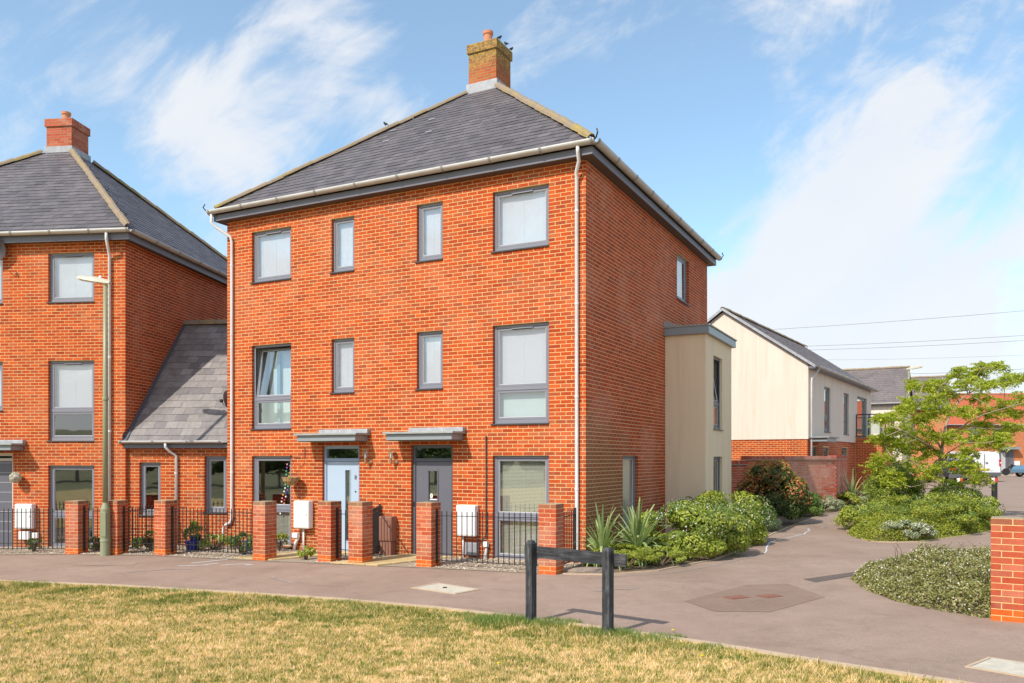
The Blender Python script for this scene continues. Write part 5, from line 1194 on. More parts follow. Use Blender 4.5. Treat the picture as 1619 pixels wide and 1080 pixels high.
th3, _ = far_gable_house('brick_house', 'dark-roofed house partly hidden behind the acacia tree', (30.3, 57.2), math.radians(28), 8.0, 8.5, .3, 5.6, 8.0, M['brick_far'], M['slate_brown'], M['brick_far'], wins=((2.0,3.0,3.4,4.6),(5.0,6.0,3.4,4.6)))
# brick terrace with an orange roof
tw = []
x = 1.2
for k in range(7): tw += [(x, x+1.3, 3.4, 4.75, 3.9), (x+3.1, x+4.2, 3.5, 4.75, None, 'room_lt'), (x, x+1.5, .9, 2.5, 1.4)]; x += 5.2
tw += [(46.3-12+.0, 46.3-12+.9, 3.4, 4.8)] if False else []
tt, tr_ = far_gable_house('terrace_house', 'orange-roofed red brick terrace across the parking area', (58.0, 72.8), 0.0, 27.0, 9.0, .3, 5.10, 7.95, M['brick_far'], M['rooftile'], M['brick_far'], wins=tw[:-6])
def terr(px): return (px-CX)/FPX*72.8 - 31.0
ud = terr(1580)
D2 = MB().box(ud, -.04, .55, ud+1.25, .05, 2.75); D2 = D2.build('door', M['door_dark'], tt); D2['label'] = 'grey door with tall pane'
MB().box(ud+.65, -.06, .9, ud+.85, -.045, 2.5).build('pane', M['winpane_far'], D2); MB().box(ud+.12, -.06, .9, ud+.5, -.045, 2.5).build('side_light', M['gutter'], D2)
MB().box(ud-.1, -.6, 2.78, ud+1.55, -.01, 3.0).build('canopy', M['canopy'], tt); MB().box(terr(1603), -.15, 1.0, terr(1611), -.01, 1.75).build('meter_box', M['white'], tt)
MB().box(ud-.3, -1.5, .44, ud+4, -.02, .56).build('front_step', M['stone_w'], tt)

# ================================================================== BOLLARDS
for x, y, lb in ((17.16, 29.2, 'black bollard with red and white band standing clear at the right'), (16.09, 29.5, 'black bollard half hidden behind the low shrubs under the tree')):
    th = thing('bollard', lb, 'bollard', (x, y, gz(x)+.005), 0, 'black bollards at the car park')
    MB().lathe([(.13, 0), (.125, .07), (.098, .09), (.095, .82), (.10, .83), (.10, 1.02), (.09, 1.05), (.02, 1.065)], 18).build('body', M['black'], th, smooth=False)
    MB().lathe([(.102, .84), (.102, 1.0)], 18).build('white_band', M['refl_white'], th)
    q = MB(); n = 8; vs = [(.106*math.cos(a), .106*math.sin(a), z) for z in (.84, 1.0) for a in [math.radians(-115+110*i/n) for i in range(n+1)]]; q.add(vs, [(i, i+1, n+2+i, n+1+i) for i in range(n)]); q.build('red_reflector', M['red'], th)
    MB().lathe([(.10, .20), (.105, .205), (.105, .22), (.10, .225)], 18).build('ring', M['grey_pl'], th)

# ================================================================== VEHICLES
def wheel(th, x, y, r=.32):
    w = MB().lathe([(r*.6,-.10),(r*.97,-.10),(r,-.07),(r,.07),(r*.97,.10),(r*.6,.10)], 20, (x, y, r), M=Matrix.Rotation(math.pi/2, 4, 'Y')).build('wheel', M['tyre'], th)
    MB().lathe([(r*.62,-.105),(r*.62,.105)], 14, (x, y, r), M=Matrix.Rotation(math.pi/2, 4, 'Y')).build('rim', M['chrome'], w)
def car(label, loc, rot, paint, van=False, name='parked_car', cat='car'):
    th = thing(name, label, cat, loc, rot)
    # y = forward, rear at y=0 ; half width w
    w = .98 if van else .90
    if van: prof = [(0,.42),(0.02,1.0),(.10,1.85),(.2,1.93),(3.2,1.95),(3.9,1.25),(4.7,1.05),(4.85,.75),(4.85,.38)]
    else: prof = [(0,.38),(-.04,.62),(.02,.95),(.12,1.02),(.55,1.42),(1.1,1.50),(2.3,1.46),(3.1,1.0),(4.1,.86),(4.3,.62),(4.3,.32)]
    hs = [1.0 if z < 1.05 else (1.0-.16*(z-1.05)/.45 if not van else 1.0-.06*(z-1.05)/.9) for _, z in prof]
    n = len(prof); vs = [(-w*h, y, z) for (y, z), h in zip(prof, hs)] + [(w*h, y, z) for (y, z), h in zip(prof, hs)]
    b = MB(); b.add(vs, [(i, i+1, n+i+1, n+i) for i in range(n-1)] + [tuple(range(n-1, -1, -1)), tuple(range(n, 2*n))] + [(n-1, 0, n, 2*n-1)])
    bo = b.build('body', paint, th, bevel=.05)
    for x in (-w+.09, w-.09):
        for y in (.85, 3.6 if not van else 3.95): wheel(th, x, y, .33)
    if van:
        MB().box(-w+.02, -.06, .36, w-.02, .04, .60).build('bumper', M['bumper'], th, bevel=.03)
        MB().box(-.006, -.012, .62, .006, .03, 1.80).build('door_gap', M['gasket'], th)
        for s3 in (-1, 1):
            MB().box(s3*(w-.03)-.07, -.02, 1.0, s3*(w-.03)+.045, .10, 1.42).build('tail_light', M['tail'], th, bevel=.01)
            MB().box(s3*(w-.03)-.05, -.025, 1.18, s3*(w-.03)+.04, .02, 1.24).build('reverse_light', M['white'], th)
        MB().box(.06, -.03, 1.18, .2, .0, 1.24).build('handle', M['bumper'], th)
        MB().box(-.26, -.03, .72, .26, .0, .83).build('number_plate', M['plate'], th)
        for s3 in (-1, 1): MB().box(s3*(w*.95)-.12, 3.3, 1.2, s3*(w*.95)+.12, 3.4, 1.5).build('wing_mirror', M['bumper'], th, bevel=.03)
        MB().add([(-w+.12, .10, 1.45),(w-.12, .10, 1.45),(w-.16, .118, 1.78),(-w+.16, .118, 1.78)], ((0,1,2,3),)).build('rear_panel_line', M['carpaint_w'], th)
    else:
        q = MB(); q.add([(-.74, .085, 1.02),(.74, .085, 1.02),(.66, .50, 1.40),(-.66, .50, 1.40)], ((0,1,2,3),)); q.build('rear_window', M['carglass'], th)
        for s3 in (-1, 1):
            q = MB(); pts = [(s3*(w+.004), .5, 1.0), (s3*(w*.93+.003), .85, 1.34), (s3*(w*.93+.003), 2.3, 1.34), (s3*(w+.004), 2.9, 1.0)]; q.add(pts, ((0,1,2,3),)); q.build('side_window', M['carglass'], th)
            MB().box(s3*.68-.20, -.05, .80, s3*.68+.21, .10, .94).build('tail_light', M['tail'], th, bevel=.02)
        MB().box(-.26, -.065, .74, .26, -.03, .85).build('number_plate', M['plate'], th); MB().box(-w+.03, -.08, .32, w-.03, .02, .56).build('bumper', M['bumper'], th, bevel=.03)
        MB().box(-.45, -.055, .88, .45, -.02, .90).build('chrome_trim', M['chrome'], th)
    return th
car('dark blue hatchback parked behind the tree, seen from the rear', (27.1, 49.2, gz(27.1)+.01), math.radians(-8), M['carpaint_d'])
car('white panel van parked behind the clear bollard, rear doors shut', (30.05, 52.2, .50), math.radians(-6), M['carpaint_w'], True, 'parked_van', 'van')
car('light blue car cut by the right edge of the picture', (44.9, 66.5, .50), math.radians(100), M['carpaint_b'])
mc = thing('motorcycle', 'small black motorcycle parked below the white meter box of the terrace', 'motorcycle', (43.6, 70.2, .52), math.radians(80))
for y in (0, 1.25): MB().lathe([(.22,-.05),(.30,-.05),(.31,0),(.30,.05),(.22,.05)], 18, (0, y, .31), M=Matrix.Rotation(math.pi/2, 4, 'Y')).build('wheel', M['tyre'], mc)
MB().tube([(0,0,.31),(0,.35,.5),(0,.8,.62),(0,1.0,.75),(0,1.25,.31)], [.04,.09,.13,.07,.03], 8).build('frame', M['black'], mc); MB().tube([(0,.1,.78),(0,.5,.76),(0,.85,.88)], [.08,.11,.1], 8).build('seat', M['black'], mc); MB().tube([(-.32,.95,1.0),(0,1.02,.92),(.32,.95,1.0)], .02, 6).build('handlebar', M['chrome'], mc)

# ================================================================== POWER LINES
for (a, b, lb) in (((1240,520),(1619,492),'uppermost thin overhead power cable'), ((1290,547),(1619,531),'upper cable of the close power line pair'), ((1300,553),(1619,539),'lower cable of the close power line pair'), ((1330,569),(1619,562),'faint overhead cable below the pair'), ((1440,591),(1619,584),'lowest overhead cable above the orange roof')):
    Pa, Pb = at(*a, 150), at(*b, 135); d_ = (Pb-Pa); A0, B0 = Pa-d_*.9, Pb+d_*.8; pts = [A0+(B0-A0)*i/24+Vector((0, 0, -4*1.0*(i/24)*(1-i/24)+1.0*4*.25*.9)) for i in range(25)]
    tag(MB().tube(pts, .028 if 'faint' not in lb else .016, 5).build('power_cable', M['cable']), lb, 'power cable', 'overhead power cables')

# ================================================================== PLANTS
def leaves(name, P, N, L, Wl, mat, parent=None, rng=RNG, fold=.25, jl=.35):
    """one rhombic leaf per point, 2 triangles sharing a fold"""
    n = len(P); N = N/np.maximum(np.linalg.norm(N, axis=1, keepdims=True), 1e-6)
    r = rng.normal(size=(n, 3)); T = r - (r*N).sum(1, keepdims=True)*N; T /= np.maximum(np.linalg.norm(T, axis=1, keepdims=True), 1e-6); Bv = np.cross(N, T)
    l = L*(1+jl*rng.uniform(-1, 1, (n, 1))); w = Wl*(1+jl*rng.uniform(-1, 1, (n, 1)))
    a = P - T*l/2; c = P + T*l/2; b = P + Bv*w/2 + N*w*fold; d_ = P - Bv*w/2 + N*w*fold
    V = np.stack([a, b, c, d_], 1).reshape(-1, 3); idx = np.arange(n)*4
    F = np.stack([idx, idx+1, idx+2, idx, idx+2, idx+3], 1).reshape(-1)
    me = bpy.data.meshes.new(name); me.vertices.add(4*n); me.vertices.foreach_set('co', V.astype(np.float32).ravel())
    me.loops.add(6*n); me.loops.foreach_set('vertex_index', F.astype(np.int32)); me.polygons.add(2*n)
    me.polygons.foreach_set('loop_start', (np.arange(2*n)*3).astype(np.int32)); me.polygons.foreach_set('loop_total', np.full(2*n, 3, np.int32))
    me.update(); me.materials.append(mat); o = bpy.data.objects.new(name, me); COL.objects.link(o)
    if parent is not None: o.parent = parent
    o['kind'] = 'stuff'; return o
def lump_points(C, R, nl, n, rng, lump=.35, depth=.35, low=-.15):
    """points near the surface of a crown made of many lumps inside an ellipsoid; C,R arrays"""
    C, R = np.array(C, float), np.array(R, float)
    u = rng.normal(size=(nl*3, 3)); u /= np.linalg.norm(u, axis=1, keepdims=True); u = u[u[:, 2] > low][:nl]
    cen = C + u*R*rng.uniform(.55, .85, (len(u), 1)); rad = lump*R.mean()*rng.uniform(.6, 1.25, len(u))
    k = rng.integers(0, len(u), n); v = rng.normal(size=(n, 3)); v /= np.linalg.norm(v, axis=1, keepdims=True)
    outw = cen[k] - C; outw /= np.maximum(np.linalg.norm(outw, axis=1, keepdims=True), 1e-6)
    flip = (v*outw).sum(1) < -.2; v[flip] *= -1
    rr = rad[k][:, None]*(1-depth*rng.random((n, 1))**1.5); asp = np.array([1, 1, min(1.0, R[2]/R[0]*1.3)])
    return cen[k] + v*rr*asp, v
def shrub(name, label, cat, C, R, n, L, Wl, mat, nl=26, extra=None, group=None, lump=.35, core=True, seed=0, rot=0.0, flat_=.0):
    rng = np.random.default_rng(seed+11); x, y = C; z = gz(x); th = thing(name, label, cat, (x, y, z), rot, group)
    P, N = lump_points((0, 0, R[2]*.42), (R[0], R[1], R[2]*.58), nl, n, rng, lump, low=-.45); ok = P[:, 2] > .01; P, N = P[ok], N[ok]
    N = N + rng.normal(size=N.shape)*.55 + np.array([0, 0, .35]); leaves('foliage', P, N, L, Wl, mat, th, rng)
    if core:
        st = MB()
        for i in range(9):
            a = rng.uniform(0, 6.28); d2 = rng.uniform(.3, .8); st.tube([(0, 0, -.05), (math.cos(a)*R[0]*d2*.5, math.sin(a)*R[1]*d2*.5, R[2]*.4), (math.cos(a)*R[0]*d2, math.sin(a)*R[1]*d2, R[2]*.75)], [.02, .014, .006], 5)
        st.build('stems', M['twig'], th)
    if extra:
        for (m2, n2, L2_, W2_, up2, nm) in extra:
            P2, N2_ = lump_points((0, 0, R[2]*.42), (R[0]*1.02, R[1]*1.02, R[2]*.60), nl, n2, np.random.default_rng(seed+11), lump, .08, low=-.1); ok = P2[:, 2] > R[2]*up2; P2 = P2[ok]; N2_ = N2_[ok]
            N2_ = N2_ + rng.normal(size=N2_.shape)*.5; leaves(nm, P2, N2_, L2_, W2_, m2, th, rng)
    return th
FLW = lambda n: [(M['flower'], n, .030, .030, .25, 'flowers')]
# bed beside the house
sheet('planting_bed', [(.86,13.91),(1.59,13.74),(2.50,14.10),(3.83,15.50),(5.24,17.88),(6.39,20.19),(8.04,23.17),(9.85,26.07),(11.39,27.86),(12.6,29.8),(14.5,33.5),(13.2,33.8),(11.3,29.1),(6.3,25.8),(5.7,24.3),(4.6,21.5),(1.45,15.35)], M['soil'], .010)
eb = MB(); bedge = [(.86,13.91),(1.59,13.74),(2.50,14.10),(3.83,15.50),(5.24,17.88),(6.39,20.19),(8.04,23.17),(9.85,26.07),(11.39,27.86)]
def edging(pts, name, w=.045, closed=False):
    q = MB()
    for a, b in zip(pts[:-1], pts[1:]):
        A, Bq = Vector((*a, 0)), Vector((*b, 0)); d2 = (Bq-A).normalized(); n2 = Vector((-d2.y, d2.x, 0))*w/2; L = (Bq-A).length; k = 0
        while k < L-.01:
            k1 = min(k+.9, L); p0, p1 = A+d2*(k+.003), A+d2*(k1-.003); vs = [p0-n2, p1-n2, p1+n2, p0+n2]
            q.add([Vector((v.x, v.y, gz(v.x)-.02)) for v in vs] + [Vector((v.x, v.y, gz(v.x)+.02)) for v in vs], ((4,5,6,7),(0,1,5,4),(1,2,6,5),(2,3,7,6),(3,0,4,7))); k = k1
    o = q.build(name, M['kerb']); o['kind'] = 'structure'
edging(bedge, 'bed_edging')
shrub('choisya_shrub', 'bright green shrub with white flowers nearest the yuccas beside the brick wall', 'shrub', (3.45, 16.0), (1.15, .85, 1.06), 15000, .075, .036, M['lf_bright'], 34, FLW(900) + [(M['lf_mid'], 3000, .07, .035, .0, 'darker_leaves')], 'flowering shrubs along the house', seed=1)  # extra leaves in a darker green, set near the crown surface
shrub('choisya_shrub', 'bright green shrub with white flowers below the rendered bay window', 'shrub', (4.72, 18.45), (1.02, 1.35, 1.04), 15000, .075, .036, M['lf_bright'], 34, FLW(1100) + [(M['lf_mid'], 3000, .07, .035, .0, 'darker_leaves')], 'flowering shrubs along the house', seed=2)
shrub('juniper', 'low yellow-green juniper spilling to the path below the yuccas', 'shrub', (2.0, 14.55), (.75, .50, .42), 7000, .055, .014, M['lf_gold'], 30, None, None, .3, seed=3)
shrub('low_shrub', 'small green plant between juniper and flowering shrub at the path edge', 'shrub', (2.65, 14.75), (.55, .35, .35), 3000, .05, .02, M['lf_bright'], 20, None, None, .3, seed=4)
shrub('photinia_bush', 'large round bush with dark green and red-orange leaves before the garden wall', 'bush', (7.38, 23.2), (.92, .9, 1.72), 10500, .095, .04, M['lf_dark'], 46, [(M['lf_red'], 5200, .09, .04, .34, 'young_leaves'), (M['lf_mid'], 1800, .10, .045, .2, 'mid_leaves')], None, .34, seed=5)
shrub('dark_shrub', 'small dark green shrub at the foot of the garden wall beside the red bush', 'shrub', (9.05, 26.0), (.85, .6, .80), 5000, .08, .035, M['lf_mid'], 26, None, None, seed=6)
shrub('low_shrub', 'small pale flowering shrub at the garden wall corner', 'shrub', (10.55, 27.9), (.75, .5, .55), 3500, .06, .03, M['lf_grey'], 22, FLW(200), None, seed=7)
shrub('low_shrub', 'low bright green shrub between wall corner and far yuccas', 'shrub', (11.9, 29.4), (.8, .6, .55), 3500, .06, .03, M['lf_gold'], 22, None, None, seed=8)
shrub('low_shrub', 'pale green flowering ground cover in front of the far yuccas', 'shrub', (13.2, 30.5), (1.1, .7, .60), 4500, .06, .03, M['lf_grey'], 24, FLW(400), None, seed=9)
shrub('dry_grass_clump', 'dry straw-coloured tuft at the foot of the red-leaved bush', 'plant', (6.55, 21.3), (.40, .5, .40), 1500, .16, .012, M['lf_grey'], 14, None, None, seed=10)
# yuccas
def yucca(label, x, y, h, n, seed, z=None, group='yuccas'):
    rng = random.Random(seed); th = thing('yucca', label, 'plant', (x, y, gz(x) if z is None else z), 0, group); meshes = []; h *= 1.04
    for v in range(6):
        mb = MB(); m_ = 7; Lh = 1.0; bend = .18+.24*v; pts = []
        for i in range(m_+1):
            k = i/m_; pts.append((k*Lh*math.cos(bend*k*1.3), -bend*k*k*Lh*.55)); 
        vs = []
        for i, (p, q) in enumerate(pts):
            k = i/m_; w = .034*(1-abs(k-.35)*1.15) if k > .35 else .034*(.55+k*1.28); w = max(w, .002)
            vs += [(p, -w, q+.012*(1-k)), (p, 0, q), (p, w, q+.012*(1-k))]
        mb.add(vs, [(i*3+j, i*3+j+1, (i+1)*3+j+1, (i+1)*3+j) for i in range(m_) for j in range(2)])
        me = bpy.data.meshes.new('leaf'); me.from_pydata(mb.v, [], mb.f); me.materials.append(M['yucca']); meshes.append(me)
    for i in range(n):
        k = i/n; el = math.radians(88-75*k**.9+rng.uniform(-6, 6)); az = i*2.39996+rng.uniform(-.2, .2); L = h*(.80+.35*rng.random())*(1.0 if k < .7 else .85)
        o = bpy.data.objects.new('leaf', meshes[min(5, int(k*6+rng.random()*.9))]); COL.objects.link(o); o.parent = th
        o.matrix_local = Matrix.Translation((0, 0, .05+.10*(1-k))) @ Matrix.Rotation(az, 4, 'Z') @ Matrix.Rotation(-el, 4, 'Y') @ Matrix.Rotation(rng.uniform(-.4, .4), 4, 'X') @ Matrix.Scale(L, 4)
    MB().tube([(0,0,-.05),(0,0,.16)], [.05,.035], 8).build('stem', M['bark'], th)
yucca('spiky green yucca nearest the railing and house corner', 1.62, 14.75, .92, 84, 1)
yucca('larger spiky yucca between the small yucca and the flowering shrub', 2.32, 15.2, 1.06, 118, 2)
yucca('left spiky yucca beside the distant balcony pier', 12.65, 30.6, 1.15, 46, 3)
yucca('right small spiky yucca below the distant balcony pier', 13.45, 31.0, .80, 36, 4)
st = thing('rock', 'flat grey-brown rock at the planting bed front corner', 'rock', (1.28, 13.98, gz(1.28)+.02), .2)
rk_ = MB(); rng = random.Random(5); rows = []
for j, (rr, zz) in enumerate(((1.0,-.03),(1.0,.03),(.85,.065),(.5,.08),(.05,.085))):
    for i in range(14): a = 2*math.pi*i/14; f = 1+.12*math.sin(3*a+j)+rng.uniform(-.06,.06); rk_.v.append((.34*rr*f*math.cos(a), .14*rr*f*math.sin(a), zz))
for j in range(4):
    for i in range(14): rk_.f.append((j*14+i, j*14+(i+1) % 14, (j+1)*14+(i+1) % 14, (j+1)*14+i)); rk_.m.append(0)
rk_.build('stone', plain('bed_rock', (.26,.20,.16), .95, .3, 9.0, .8), st)
# island with the tree
isl = [(9.61,23.52),(8.85,21.9),(8.20,19.87),(7.96,18.6),(8.05,18.05),(8.40,17.92),(8.86,17.96),(10.1,18.75),(11.44,19.79),(12.3,20.8),(12.85,22.0),(14.2,24.3),(14.0,26.3),(12.2,26.6),(10.6,25.3),(9.61,23.52)]
sheet('planting_island', isl[:-1], M['soil'], .010); edging(isl, 'island_edging')
shrub('juniper', 'broad golden juniper sprawling over the planting island beneath the tree', 'shrub', (10.2, 20.3), (1.85, 1.5, .90), 26000, .075, .018, M['lf_gold'], 60, [(M['lf_mid'], 5000, .07, .02, .0, 'darker_leaves')], None, .26, seed=20)
shrub('euonymus_shrub', 'white-flecked green shrub at the right end of the planting island', 'shrub', (11.45, 21.6), (1.15, 1.35, 1.00), 15000, .065, .03, M['lf_bright'], 44, FLW(900) + [(M['lf_dark'], 3000, .06, .03, .0, 'darker_leaves')], None, .3, seed=21)
shrub('silver_shrub', 'low silvery ground cover at the front tip of the planting island', 'shrub', (8.85, 18.35), (.72, .42, .50), 6500, .05, .022, M['lf_grey'], 26, FLW(250), None, .3, seed=22)
shrub('green_shrub', 'leafy green shrub at the left side of the planting island', 'shrub', (9.2, 20.9), (.9, 1.2, .75), 8000, .07, .032, M['lf_bright'], 30, FLW(120), None, .3, seed=23)
shrub('bright_bush', 'bright lime green bush left of the acacia trunk', 'bush', (10.65, 22.9), (.72, .8, 1.60), 7500, .085, .032, M['lf_bright'], 40, [(M['lf_mid'], 2500, .08, .03, .0, 'darker_leaves')], None, .34, seed=24)
# cotoneaster bed at right
cot = [(5.77,13.55),(5.35,12.8),(5.14,11.69),(5.10,11.1),(5.18,10.67),(5.40,10.1),(5.65,9.70),(8.5,9.9),(9.5,13.0),(7.5,13.9)]
sheet('corner_bed', cot, M['soil'], .010); 
def mound(name, label, poly, h, n, seed, L=.046, Wl=.021, mat=None, ramp_=1.0, flow=.035, twigs=True):
    rng = np.random.default_rng(seed); xs = np.array([p[0] for p in poly]); ys = np.array([p[1] for p in poly]); cx_, cy_ = xs.mean(), ys.mean(); th = thing(name, label, 'shrub', (cx_, cy_, gz(cx_)))
    P = []
    def inside(x, y):
        r_ = False; j = len(poly)-1
        for i in range(len(poly)):
            if (ys[i] > y) != (ys[j] > y) and x < (xs[j]-xs[i])*(y-ys[i])/(ys[j]-ys[i])+xs[i]: r_ = not r_
            j = i
        return r_
    def edged(x, y):
        dm = 9
        for i in range(len(poly)):
            a = np.array(poly[i]); b = np.array(poly[(i+1) % len(poly)]); ab = b-a; t_ = max(0, min(1, ((x-a[0])*ab[0]+(y-a[1])*ab[1])/(ab@ab))); dm = min(dm, math.hypot(x-a[0]-ab[0]*t_, y-a[1]-ab[1]*t_))
        return dm
    g_ = 60; gx_ = np.linspace(xs.min()-.1, xs.max()+.1, g_); gy_ = np.linspace(ys.min()-.1, ys.max()+.1, g_); H = np.zeros((g_, g_))
    for i, x in enumerate(gx_):
        for j, y in enumerate(gy_):
            if inside(x, y): H[i, j] = min(1, edged(x, y)/ramp_)**.45
    X = rng.uniform(xs.min(), xs.max(), n*2); Y = rng.uniform(ys.min(), ys.max(), n*2)
    fx = (X-gx_[0])/(gx_[-1]-gx_[0])*(g_-1); fy = (Y-gy_[0])/(gy_[-1]-gy_[0])*(g_-1); i0 = fx.astype(int); j0 = fy.astype(int); i0 = np.clip(i0, 0, g_-2); j0 = np.clip(j0, 0, g_-2); a = fx-i0; b = fy-j0
    Hh = H[i0, j0]*(1-a)*(1-b)+H[i0+1, j0]*a*(1-b)+H[i0, j0+1]*(1-a)*b+H[i0+1, j0+1]*a*b
    ok = Hh > .02; X, Y, Hh = X[ok][:n], Y[ok][:n], Hh[ok][:n]
    bump = 1+.20*np.sin(X*5.1+Y*2.3)*np.cos(Y*4.7-X*1.9)+.13*np.sin(X*13+1)*np.sin(Y*11)+.10*np.sin(X*3.1); top = h*Hh*bump
    Z = top*(1-.75*rng.random(len(X))**1.6); Z[rng.random(len(X)) < .03] *= 1.15
    Pp = np.stack([X-cx_, Y-cy_, Z+.0165*(X-cx_)], 1); N = rng.normal(size=Pp.shape)*.7+np.array([0, -.25, .7]); k = int(len(Pp)*(1-flow))
    leaves('foliage', Pp[:k], N[:k], L, Wl, mat or M['lf_cot'], th, rng); tops = Pp[k:].copy(); tops[:, 2] = (top[k:]+.01); leaves('flowers', tops, N[k:], .020, .020, M['flower'], th, rng)
    tw_ = MB()
    for i in range(90 if twigs else 0):
        x, y = rng.uniform(xs.min()+.3, xs.max()-.3), rng.uniform(ys.min()+.5, ys.max()-.3)
        if inside(x, y) and edged(x, y) > .5: tw_.tube([(x-cx_, y-cy_, .1), (x-cx_+rng.uniform(-.05,.05), y-cy_, h*1.0), (x-cx_+rng.uniform(-.12,.12), y-cy_+rng.uniform(-.1,.1), h*1.28)], [.005,.004,.002], 4)
    if tw_.v: tw_.build('twigs', M['twig'], th, kind='stuff')
mound('cotoneaster', 'low dense shrub with tiny white flowers beside the large right-hand pillar', [(x-.03, y) for x, y in cot], .43, 52000, 31)
mound('juniper_cover', 'golden green low juniper cover filling the front edge of the planting island', [(9.5,22.6),(8.75,21.2),(8.15,19.8),(7.95,18.6),(8.05,18.10),(8.40,17.98),(8.86,18.0),(10.1,18.80),(11.42,19.85),(12.2,20.8),(12.6,22.0),(11.5,23.0)], .46, 42000, 33, .06, .018, M['lf_gold'], .7, .004, False)

# ------------------------------------------------------------------ the acacia-like tree
TY = 22.0
tree = thing('acacia_tree', 'spreading feathery-leaved tree with pale forked trunk on the planting island', 'tree', (11.30, TY, gz(11.3)))
T0 = Vector((11.30, TY, gz(11.3)))
def tp(px, py, dy=0.0): return at(px, py, TY+dy) - T0
tk = MB(); tk.tube([Vector((-.02,0,-.1)), tp(1476,800), tp(1481,775), tp(1485,750), tp(1487,728), tp(1489,708)], [.115,.088,.072,.062,.055,.050], 12)
tk.build('trunk', M['bark'], tree, smooth=True)
limbs = [([(1489,712,0),(1491,690,0),(1497,668,.1),(1505,650,.2),(1516,635,.3),(1530,623,.4),(1552,611,.6),(1588,601,.9)], .062),
 ([(1530,623,.4),(1527,606,.3),(1515,594,.1)], .024), ([(1532,621,.4),(1541,600,.5),(1552,582,.6)], .026), ([(1516,635,.3),(1505,620,-.3),(1486,610,-.7),(1460,608,-1.1)], .026),
 ([(1489,706,0),(1500,690,-.4),(1520,676,-.9),(1530,668,-1.1),(1556,655,-1.5),(1590,645,-1.9),(1622,636,-2.2)], .045), ([(1491,700,0),(1512,690,.6),(1535,676,1.1),(1563,671,1.6),(1600,665,2.0)], .038),
 ([(1489,712,0),(1480,694,.3),(1470,680,.6),(1450,660,1.0),(1425,648,1.4),(1405,656,1.7)], .046), ([(1487,720,0),(1472,706,-.5),(1450,694,-1.0),(1425,680,-1.4),(1400,690,-1.7)], .040),
 ([(1485,745,0),(1465,735,-.3),(1440,728,-.8),(1410,722,-1.1)], .032), ([(1484,752,0),(1505,738,.5),(1530,735,.9),(1552,745,1.2)], .030), ([(1482,770,0),(1465,765,-.4),(1440,770,-.9)], .024),
 ([(1491,690,0),(1484,668,.5),(1478,648,.9)], .026), ([(1487,728,0),(1500,715,-.6),(1525,700,-1.2),(1560,700,-1.6)], .030), ([(1484,760,0),(1500,772,.4),(1520,770,.8)], .020)]
for pts, r0 in limbs:
    v = [tp(*p) for p in pts]; n = len(v); MB().tube(v, [r0*.62*(1-.7*i/(n-1)) for i in range(n)], 8).build('branch', M['bark'], tree, smooth=True)
clumps = [(1555,580,14,8),(1541,590,13,6),(1580,577,8,5),(1512,588,12,8),(1592,600,15,8),(1611,599,8,6),(1530,603,18,7),(1560,608,18,6),(1480,607,18,7),(1458,612,16,7),(1500,620,18,7),(1444,606,10,5),
 (1446,636,20,8),(1430,648,16,6),(1408,660,16,6),(1390,662,8,4),(1478,646,18,8),(1520,650,20,7),(1560,652,20,8),(1588,640,14,7),(1612,630,10,9),(1600,655,14,5),(1419,678,20,9),(1454,688,26,10),(1500,690,18,8),(1538,690,20,8),(1568,700,22,8),
 (1395,695,16,7),(1600,675,14,6),(1552,672,15,6),(1440,708,24,10),(1400,722,18,10),(1382,738,12,8),(1438,735,24,12),(1470,745,18,10),(1512,728,20,8),(1532,742,18,8),(1502,768,18,8),(1414,755,18,12),(1440,768,18,10),(1551,758,14,8),(1466,660,14,6),(1532,715,16,6),(1582,690,12,5),(1470,715,14,8),(1480,628,14,5),(1547,630,14,5),(1420,700,14,7),(1455,665,16,6),(1440,790,16,6),(1520,782,14,6)]
rng = np.random.default_rng(77); PP = []; NN = []; tips = MB()
limb_pts = [tp(*p) for pts, _ in limbs for p in pts[1:]]
for (px, py, rx, ry) in clumps:
    dy = rng.uniform(-1.6, 1.6); c0 = tp(px, py, dy); k = TY/FPX; ax, az_ = rx*k, ry*k*1.35; near = min(limb_pts, key=lambda q: (q-c0).length)
    tips.tube([near, (near+c0)/2+Vector((0, 0, -.05)), c0], [.014, .010, .005], 5)
    # feathery sprays: short twigs with leaflets along them
    for s5 in range(int(13+rx*1.75)):
        o5 = np.array(c0) + rng.uniform(-1, 1, 3)*np.array([ax, ax*.9, az_])*.85; a5 = rng.uniform(0, 6.28); dirv = np.array([math.cos(a5), math.sin(a5), rng.uniform(-.7, .5)]); L5 = rng.uniform(.14, .28)
        m5 = 22; tt_ = np.repeat(np.linspace(0, 1, m5//2), 2)[:, None]; side5 = np.where(np.arange(m5) % 2 == 0, 1, -1)[:, None]*np.array([-dirv[1], dirv[0], 0])
        PP.append(o5 + dirv*L5*tt_ + side5*.032 + np.array([0, 0, -1])*tt_**2*.05 + rng.normal(size=(m5, 3))*.012); NN.append(np.tile([0, 0, 1.0], (m5, 1)) + rng.normal(size=(m5, 3))*.8)
PP = np.concatenate(PP); NN = np.concatenate(NN)
leaves('crown', PP, NN, .080, .030, M['lf_tree'], tree, rng); tips.build('twigs', M['bark'], tree, kind='stuff')

